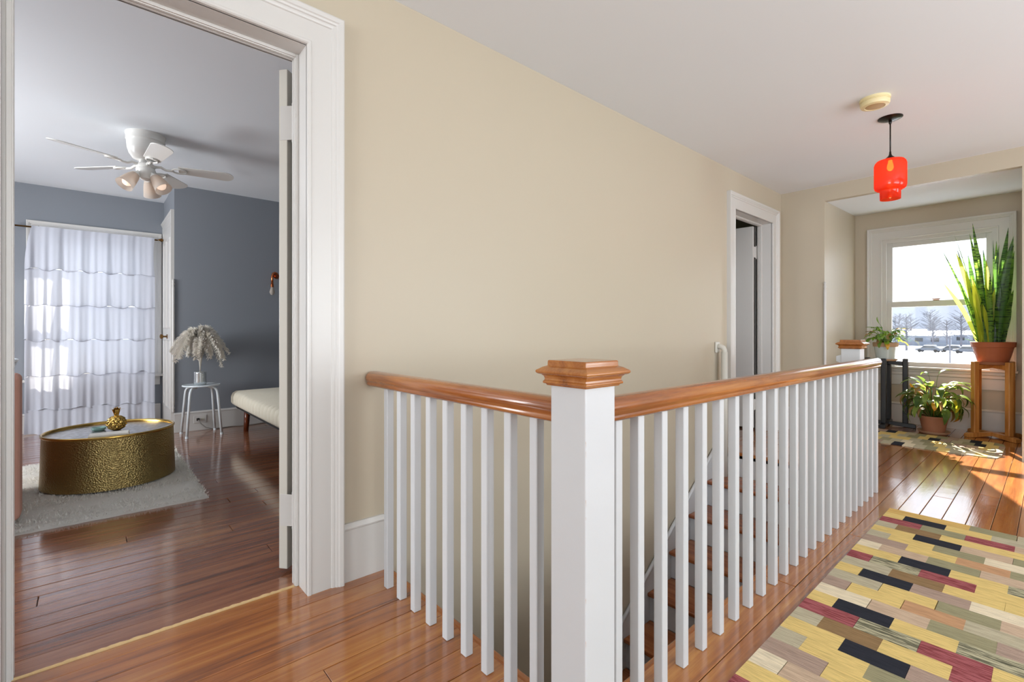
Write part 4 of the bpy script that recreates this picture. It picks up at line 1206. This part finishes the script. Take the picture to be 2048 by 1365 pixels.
# ------------------------------------------------------------------ plant stands
def plant_stand(name, loc, rz, mat, label, hgt=0.72, half=0.16, arm=0.245, lw=0.023):
    s = empty(name, loc, rz)
    tag(s, label, 'plant stand', 'cross-base plant stands')
    for i in range(2):
        a = R(90 * i)
        zb = 0.0 if i == 0 else 0.0
        # foot bar: raised in the middle, resting on its ends, notched over its twin at the crossing
        lo = 0.0; hi = 0.042
        poly = [(-arm, 0.0), (-arm + 0.06, 0.0), (-0.03, 0.014), (0.03, 0.014), (arm - 0.06, 0.0), (arm, 0.0), (arm, 0.032), (arm - 0.02, 0.042), (0.025, 0.05), (-0.025, 0.05), (-arm + 0.02, 0.042), (-arm, 0.032)]
        m = MB()
        if i == 0:
            m.prism(poly, lambda p, q, t: (p, t, q), -0.024, 0.024)
            m.build('foot_bar', M[mat], s, bevel=0.004)
            m = MB(); m.prism([(-half, hgt - 0.085), (-half * 0.6, hgt - 0.07), (0, hgt - 0.062), (half * 0.6, hgt - 0.07), (half, hgt - 0.085), (half, hgt - 0.03), (-half, hgt - 0.03)], lambda p, q, t: (p, t, q), -0.012, 0.012)
            m.build('top_rail', M[mat], s, bevel=0.003)
        else:
            for sg in (-1, 1):
                m = MB(); m.prism([(sg * 0.0205, 0.014), (sg * 0.03, 0.014), (sg * (arm - 0.06), 0), (sg * arm, 0), (sg * arm, 0.032), (sg * (arm - 0.02), 0.042), (sg * 0.025, 0.05), (sg * 0.0205, 0.05)], lambda p, q, t: (t, p, q), -0.02, 0.02)
                m.build('foot_bar', M[mat], s, bevel=0.004)
                m = MB(); m.prism([(sg * 0.0125, hgt - 0.062), (sg * half * 0.6, hgt - 0.07), (sg * half, hgt - 0.085), (sg * half, hgt - 0.03), (sg * 0.0125, hgt - 0.03)], lambda p, q, t: (t, p, q), -0.012, 0.012)
                m.build('top_rail', M[mat], s, bevel=0.003)
    for k in range(4):
        a = R(90 * k)
        m = MB().box(-lw, lw, -lw, lw, 0.0425, hgt)
        o = m.build('leg', M[mat], s, bevel=0.008, seg=3)
        o.location = (half * math.cos(a), half * math.sin(a), 0); o.rotation_euler = (0, 0, a)
    return s
plant_stand('plant_stand', (6.40, 0.385, 0), R(45), 'stand', 'oak cross-base stand carrying the tall snake plant')
plant_stand('plant_stand', (6.38, 1.19, 0), R(3), 'blackwood', 'black cross-base stand carrying the pale blue pot')

# ------------------------------------------------------------------ plants
def ribbon(pts, widths, side, fold_=0.25, thick=0.0):
    """leaf blade along pts; side vectors per point; V-folded"""
    m = MB(); vs = []
    for p, w, s in zip(pts, widths, side):
        t = Vector(s).normalized()
        vs += [tuple(p - t * w), tuple(p + Vector((0, 0, 0)) + t.cross(Vector((0, 0, 1))) * (w * fold_)), tuple(p + t * w)]
    n = len(pts)
    fs = []
    for i in range(n - 1):
        a = i * 3; b = a + 3
        fs += [(a, a + 1, b + 1, b), (a + 1, a + 2, b + 2, b + 1)]
    return m.add(vs, fs)

# snake plant in terracotta on the oak stand
SX, SY, SZ0 = 6.40, 0.385, 0.69
sp = empty('snake_plant', (SX, SY, SZ0))
tag(sp, 'tall striped snake plant in a terracotta pot on the oak stand', 'potted plant')
MB().lathe([(0.118, 0.0), (0.128, 0.004), (0.133, 0.026), (0.126, 0.026), (0.121, 0.01), (0.01, 0.008)], 40).build('saucer', M['terradk'], sp, auto=50)
pot = MB().lathe([(0.098, 0.011), (0.105, 0.012), (0.142, 0.165), (0.152, 0.167), (0.156, 0.205), (0.158, 0.212), (0.152, 0.214), (0.147, 0.205), (0.144, 0.19)], 48).build('pot', M['terra'], sp, auto=50)
MB().lathe([(0.1445, 0.185), (0.1445, 0.19), (0.08, 0.194), (0.005, 0.196)], 32).build('soil', M['soil'], sp, smooth=True)
rnd = random.Random(21)
def snake(px, py, tip, w, bow=0.02, twist=0, mat='snake', n=12, face=None):
    base = Vector((px, py, 0.185)); tip = Vector(tip)
    pts, ws, sd = [], [], []
    dirv = tip - base
    a0 = rnd.uniform(-0.9, 0.9) if face is None else face
    perp = Vector((-dirv.y, dirv.x, 0))
    hor = Vector((dirv.x, dirv.y, 0))
    for i in range(n + 1):
        t = i / n
        p = base + dirv * t + Vector((0, 0, 1)) * bow * math.sin(math.pi * t) - hor * 0.25 * math.sin(math.pi * t) * 0.5
        pts.append(p)
        ws.append(w * (0.45 + 0.55 * math.sin(min(1, t / 0.55) * math.pi / 2)) * (1 - max(0, (t - 0.62) / 0.38) ** 1.8) + 0.0006)
        a = a0 + twist * t
        # blades mostly face the hall (-x): width runs along y
        sd.append(Vector((math.sin(a), math.cos(a), 0)))
    ribbon(pts, ws, sd, 0.35).build('leaf', M[mat], sp, smooth=True)
# leaf tips relative to the pot's foot, with half widths
TIPS = [(0.02, 0.141, 1.364, 0.02), (-0.04, 0.157, 1.261, 0.02), (0.1, 0.278, 1.279, 0.006), (0.0, 0.253, 1.138, 0.012), (-0.1, 0.247, 1.082, 0.024), (0.05, 0.366, 1.134, 0.008), (-0.1, 0.341, 0.793, 0.018), (-0.04, -0.104, 1.276, 0.026), (0.0, -0.001, 1.18, 0.02), (0.08, -0.019, 1.178, 0.018), (-0.08, -0.045, 1.117, 0.016), (0.1, -0.134, 1.141, 0.018), (-0.1, -0.14, 1.183, 0.026), (0.02, -0.14, 1.061, 0.024), (-0.05, 0.084, 1.067, 0.024), (-0.12, 0.038, 0.984, 0.022), (0.05, 0.119, 0.937, 0.024), (0.1, 0.074, 1.116, 0.02), (0.08, 0.178, 1.069, 0.02), (-0.0, 0.21, 0.917, 0.02), (0.05, -0.071, 1.035, 0.022), (-0.06, -0.14, 1.033, 0.026), (-0.14, 0.011, 0.862, 0.02), (-0.12, 0.13, 0.804, 0.022), (-0.12, -0.117, 0.875, 0.02), (-0.14, -0.14, 0.689, 0.022), (-0.1, 0.183, 0.666, 0.018), (0.02, 0.237, 0.823, 0.014)]
for i, (tx, ty, tz, w) in enumerate(TIPS):
    a = rnd.uniform(0, 6.28); r_ = 0.09 * math.sqrt(rnd.random())
    tp = (tx, ty, tz)
    bx = max(-0.1, min(0.1, tp[0] * 0.3 + rnd.uniform(-0.05, 0.05))); by = max(-0.1, min(0.1, tp[1] * 0.35 + rnd.uniform(-0.035, 0.035)))
    snake(bx, by, tp, w * 1.05, 0.0, rnd.uniform(-0.5, 0.5), 'snakey' if i in (4, 6, 15, 23) else 'snake')
for i in range(30):
    a = rnd.uniform(0, 6.28)
    bx, by = 0.07 * math.cos(a), 0.07 * math.sin(a)
    snake(bx, by, (bx * 1.6 + rnd.uniform(-.05, .05), max(-0.12, by * 1.7 + rnd.uniform(-.06, .09)), rnd.uniform(0.45, 0.86)), rnd.uniform(0.016, 0.027), 0, rnd.uniform(-0.5, 0.5), 'snakey' if i % 5 == 0 else 'snake')
for tp in ((-0.02, 0.20, 0.245), (-0.05, 0.14, 0.27), (-0.05, 0.15, 0.33)):
    snake(-0.03, 0.08, tp, 0.006, 0.0, 0, 'snake')

def leaf_obj(parent, mat, base, az, stem_l, stem_rise, blade_l, blade_w, droop, name='leaf', curl=0.2, n=8, stem=True):
    ca, sa_ = math.cos(az), math.sin(az)
    base = Vector(base)
    # petiole
    pts = []
    for i in range(6):
        t = i / 5
        pts.append(base + Vector((ca * stem_l * t, sa_ * stem_l * t, stem_rise * math.sin(t * math.pi / 2))))
    end = pts[-1]
    bl, ws, sd = [], [], []
    ang = math.atan2(stem_rise * 0.25, stem_l + 1e-4)
    p = end.copy()
    for i in range(n + 1):
        t = i / n
        bl.append(p.copy())
        ws.append(blade_w * (math.sin(math.pi * (t * 0.93 + 0.05)) ** 0.75) * (1 - 0.25 * t) + 0.0004)
        aa = az + curl * math.sin(t * 2.5)
        sd.append(Vector((-math.sin(aa), math.cos(aa), 0)))
        ang -= droop / n
        p = p + Vector((ca * math.cos(ang), sa_ * math.cos(ang), math.sin(ang))) * (blade_l / n)
    m = MB()
    vs = []
    for q, w, s in zip(bl, ws, sd):
        vs += [tuple(q - s * w + Vector((0, 0, w * 0.35))), tuple(q), tuple(q + s * w + Vector((0, 0, w * 0.35)))]
    fs = []
    for i in range(n):
        a = i * 3; b = a + 3
        fs += [(a, a + 1, b + 1, b), (a + 1, a + 2, b + 2, b + 1)]
    m.add(vs, fs)
    if stem: m.tube(pts, [0.0026, 0.0024, 0.0022, 0.002, 0.0018, 0.0016], 5)
    return m.build(name, M[mat], parent, smooth=True)

# peace lily on the floor
ly = empty('peace_lily', (6.21, 0.785, 0.0))
tag(ly, 'drooping half-withered leafy plant in a brown pot on the floor under window', 'potted plant')
MB().lathe([(0.09, 0.0), (0.11, 0.006), (0.128, 0.03), (0.122, 0.03), (0.105, 0.012), (0.01, 0.01)], 36).build('saucer', M['rimclay'], ly, auto=50)
MB().lathe([(0.075, 0.0125), (0.082, 0.013), (0.108, 0.15), (0.112, 0.15), (0.114, 0.175), (0.106, 0.175), (0.102, 0.155)], 40).build('pot', M['terradk'], ly, auto=50)
MB().lathe([(0.103, 0.15), (0.103, 0.155), (0.005, 0.16)], 28).build('soil', M['soil'], ly, smooth=True)
rnd = random.Random(33)
for k in range(110):
    az = rnd.uniform(0, 2 * math.pi)
    ring_ = k / 62
    outer = k < 70
    mt = 'lily'
    if k % 5 == 1: mt = 'lilydry'
    if k in (40, 50): mt = 'lilyyel'
    leaf_obj(ly, mt, (0.04 * math.cos(az), 0.04 * math.sin(az), 0.152), az + rnd.uniform(-.4, .4),
             rnd.uniform(0.06, 0.15) if outer else rnd.uniform(0.02, 0.10), rnd.uniform(0.06, 0.25) if outer else rnd.uniform(0.15, 0.33),
             rnd.uniform(0.13, 0.20), rnd.uniform(0.024, 0.042) * (0.5 if mt == 'lilydry' else 1), rnd.uniform(2.0, 3.1) if outer else rnd.uniform(0.8, 2.4))
# three yellow leaves at the front left, two tall green ones
leaf_obj(ly, 'lilyyel', (0, 0, 0.152), R(125), 0.14, 0.26, 0.10, 0.026, -0.9)
leaf_obj(ly, 'lilyyel', (0, 0, 0.152), R(140), 0.13, 0.21, 0.09, 0.028, 2.4)
leaf_obj(ly, 'lilyyel', (0, 0, 0.152), R(190), 0.11, 0.16, 0.11, 0.028, 2.6)
leaf_obj(ly, 'lily', (0, 0, 0.152), R(60), 0.05, 0.42, 0.09, 0.028, 2.2)
leaf_obj(ly, 'lily', (0, 0, 0.152), R(-60), 0.04, 0.43, 0.11, 0.022, 1.4)

# pothos in the pale blue pot
pt = empty('pothos', (6.38, 1.195, 0.69))
tag(pt, 'small green pothos in a pale blue clay-rimmed pot on the black stand', 'potted plant')
MB().lathe([(0.085, 0.0), (0.098, 0.004), (0.104, 0.022), (0.098, 0.022), (0.09, 0.009), (0.01, 0.007)], 36).build('saucer', M['rimclay'], pt, auto=50)
MB().lathe([(0.07, 0.009), (0.078, 0.010), (0.098, 0.135), (0.0985, 0.15), (0.094, 0.15)], 40).build('pot', M['bluepot'], pt, auto=50)
MB().lathe([(0.096, 0.150), (0.108, 0.151), (0.112, 0.19), (0.108, 0.196), (0.102, 0.192), (0.1, 0.175)], 40, caps=False).build('pot_rim', M['rimclay'], pt, auto=50)
MB().lathe([(0.1, 0.172), (0.1, 0.178), (0.005, 0.184)], 28).build('soil', M['soil'], pt, smooth=True)
rnd = random.Random(9)
for k in range(56):
    az = rnd.uniform(0, 2 * math.pi)
    mt = 'pothos' if k % 7 else 'lilydry'
    leaf_obj(pt, mt, (0.04 * math.cos(az), 0.04 * math.sin(az), 0.178), az, rnd.uniform(0.02, 0.09), rnd.uniform(0.03, 0.17), rnd.uniform(0.07, 0.115), rnd.uniform(0.02, 0.03), rnd.uniform(0.5, 2.4))
leaf_obj(pt, 'pothos', (0, 0, 0.178), R(110), 0.05, 0.21, 0.09, 0.02, -0.9)
leaf_obj(pt, 'lilyyel', (0.03, -0.05, 0.178), R(-75), 0.06, 0.03, 0.12, 0.024, 1.6)
leaf_obj(pt, 'lilyyel', (-0.05, -0.02, 0.178), R(195), 0.05, 0.01, 0.09, 0.02, 2.2)

# ------------------------------------------------------------------ snowy valley outside
ex = {}
ex['snow'] = simple('snow', 'D5DCE6', rough=0.9, noise=0.04, nscale=0.08)
ex['hill'] = simple('haze_tinted_hill', '5A616E', rough=1.0, spec=0.0, noise=0.25, nscale=0.03)  # distance haze is put into the blue-grey base colour
ex['tree'] = simple('bare_branches', '55575F', rough=1.0, spec=0.0)
ex['roof'] = simple('snowy_roof', 'C2CAD6', rough=0.9)
ex['wallw'] = simple('pale_siding', '6E747E', rough=0.9, spec=0.0)
ex['car'] = simple('grey_car_paint', '4A505A', rough=0.5)
ex['carg'] = simple('car_glass', '20262C', rough=0.1)
m = MB(); GX = 40; vs = []
for a in range(31):
    for b in range(31):
        x = 25 + a * 25; y = -150 + b * 14
        vs.append((x, y, -3.6 + 0.25 * math.sin(x * 0.05) * math.cos(y * 0.07)))
m.add(vs, [(a * 31 + b, (a + 1) * 31 + b, (a + 1) * 31 + b + 1, a * 31 + b + 1) for a in range(30) for b in range(30)])
struct(m.build('ground_snow', ex['snow'], smooth=True), 'snow-covered ground outside the window')
m = MB(); vs = []
rnd = random.Random(4)
for a in range(61):
    y = -260 + a * 12
    top = 24 + 3 * math.sin(y * 0.012) + 2.0 * math.sin(y * 0.05) + rnd.uniform(-0.8, 0.8)
    for q, (dx, hz) in enumerate(((0, 0), (40, 0.35), (90, 0.75), (150, 1.0), (320, 0.9))):
        vs.append((285 + dx + 8 * math.sin(y * 0.02), y, -4 + hz * top + rnd.uniform(-0.6, 0.6)))
m.add(vs, [(a * 5 + b, (a + 1) * 5 + b, (a + 1) * 5 + b + 1, a * 5 + b + 1) for a in range(60) for b in range(4)])
struct(m.build('hill_ridge', ex['hill'], smooth=True), 'wooded ridge far outside the window, haze painted in as blue-grey')
def bare_tree(x, y, hgt, label):
    t = empty('bare_tree', (x, y, -3.65))
    tag(t, label, 'tree', 'bare winter trees outside')
    m = MB(); r_ = random.Random(int(x * 7 + y))
    m.tube([(0, 0, 0), (0, 0, hgt * 0.5), (0.1, 0.1, hgt)], [hgt * 0.03, hgt * 0.02, hgt * 0.004], 6)
    m.build('trunk', ex['tree'], t)
    m = MB()
    for k in range(60):
        z = hgt * r_.uniform(0.25, 0.95); a = r_.uniform(0, 6.28); l = hgt * r_.uniform(0.15, 0.36) * (1.2 - z / hgt * 0.7)
        e = Vector((math.cos(a) * l, math.sin(a) * l, z + l * 0.7))
        m.tube([(0, 0, z), e], [hgt * 0.007, hgt * 0.002], 4)
        for q in range(3):
            f = r_.uniform(0.4, 0.9); b = Vector((0, 0, z)).lerp(e, f); a2 = a + r_.uniform(-1, 1); l2 = l * 0.5
            m.tube([b, b + Vector((math.cos(a2) * l2, math.sin(a2) * l2, l2 * 0.6))], [hgt * 0.004, hgt * 0.0015], 3)
    m.build('branches', ex['tree'], t)
tl = ['bare tree nearest the left window edge', 'bare tree beside the parked cars', 'slender bare tree in the snowfield', 'wide bare tree before the ridge', 'bare tree behind the pale house',
      'short bare tree near the snowy roof', 'tall bare tree toward the snake plant', 'small bare tree at the far road', 'bare tree between the two houses']
spots = [(150, 24, 9), (165, 21, 8), (172, 30, 9), (230, 30, 12), (260, 44, 12), (185, 20.5, 8), (180, 17, 10), (270, 34, 11), (240, 37, 10)]
for lab, (x, y, hh) in zip(tl, spots): bare_tree(x, y, hh, lab)
def house(x, y, w, d, hh, label):
    h_ = empty('house', (x, y, -3.7)); tag(h_, label, 'house', 'far houses in the snow')
    MB().box(-d / 2, d / 2, -w / 2, w / 2, 0, hh).build('house_wall', ex['wallw'], h_)
    MB().prism([(-d / 2 - 0.5, hh), (d / 2 + 0.5, hh), (0, hh + d * 0.2)], lambda a, b, t: (a, t, b), -w / 2 - 0.4, w / 2 + 0.4).build('roof', ex['roof'], h_)
    for k in range(3):
        MB().box(-d / 2 - 0.05, -d / 2 + 0.05, -w / 2 + w * (0.15 + 0.28 * k), -w / 2 + w * (0.29 + 0.28 * k), hh * 0.45, hh * 0.8).build('house_window', ex['carg'], h_)
house(205, 29, 14, 8, 3.4, 'pale house with snowy roof behind the parked cars')
house(250, 40, 12, 9, 4.0, 'farther pale house with snowy roof on the left')
house(235, 22, 15, 8, 3.6, 'long pale house with snowy roof toward the right')
def car(x, y, rz, label):
    c = empty('parked_car', (x, y, -3.55), rz); tag(c, label, 'car', 'parked cars in the snow')
    MB().prism([(-2.2, 0.35), (2.2, 0.35), (2.25, 0.8), (1.3, 0.95), (0.7, 1.45), (-1.1, 1.45), (-1.9, 0.95), (-2.2, 0.85)], lambda a, b, t: (a, t, b), -0.85, 0.85).build('body', ex['car'], c, bevel=0.08)
    MB().prism([(1.1, 0.98), (0.62, 1.38), (-1.0, 1.38), (-1.6, 0.98)], lambda a, b, t: (a, t, b), -0.87, 0.87).build('windows', ex['carg'], c)
    MB().prism([(-1.2, 1.45), (0.75, 1.45), (0.6, 1.6), (-1.05, 1.6)], lambda a, b, t: (a, t, b), -0.8, 0.8).build('snow_cap', ex['roof'], c, bevel=0.05)
    for wx in (-1.4, 1.4):
        for wy in (-0.8, 0.8):
            MB().tube([(wx, wy - 0.1, 0.33), (wx, wy + 0.1, 0.33)], 0.33, 12).build('wheel', M['rubber'], c)
car(140, 18.5, R(80), 'parked grey car with snow on its roof, leftmost in the lot')
car(143, 15, R(84), 'parked grey car with snow on its roof, middle of the lot')
car(138, 12, R(78), 'parked grey car with snow on its roof, nearest the snake plant')
lp = empty('utility_pole', (95, 10.2, -3.7)); tag(lp, 'thin grey utility pole standing in the snowfield', 'pole')
MB().tube([(0, 0, 0), (0, 0, 4.1)], 0.09, 8).build('pole_shaft', ex['tree'], lp)
MB().box(-0.05, 0.05, -0.4, 0.4, 3.6, 3.7).build('crossarm', ex['tree'], lp)
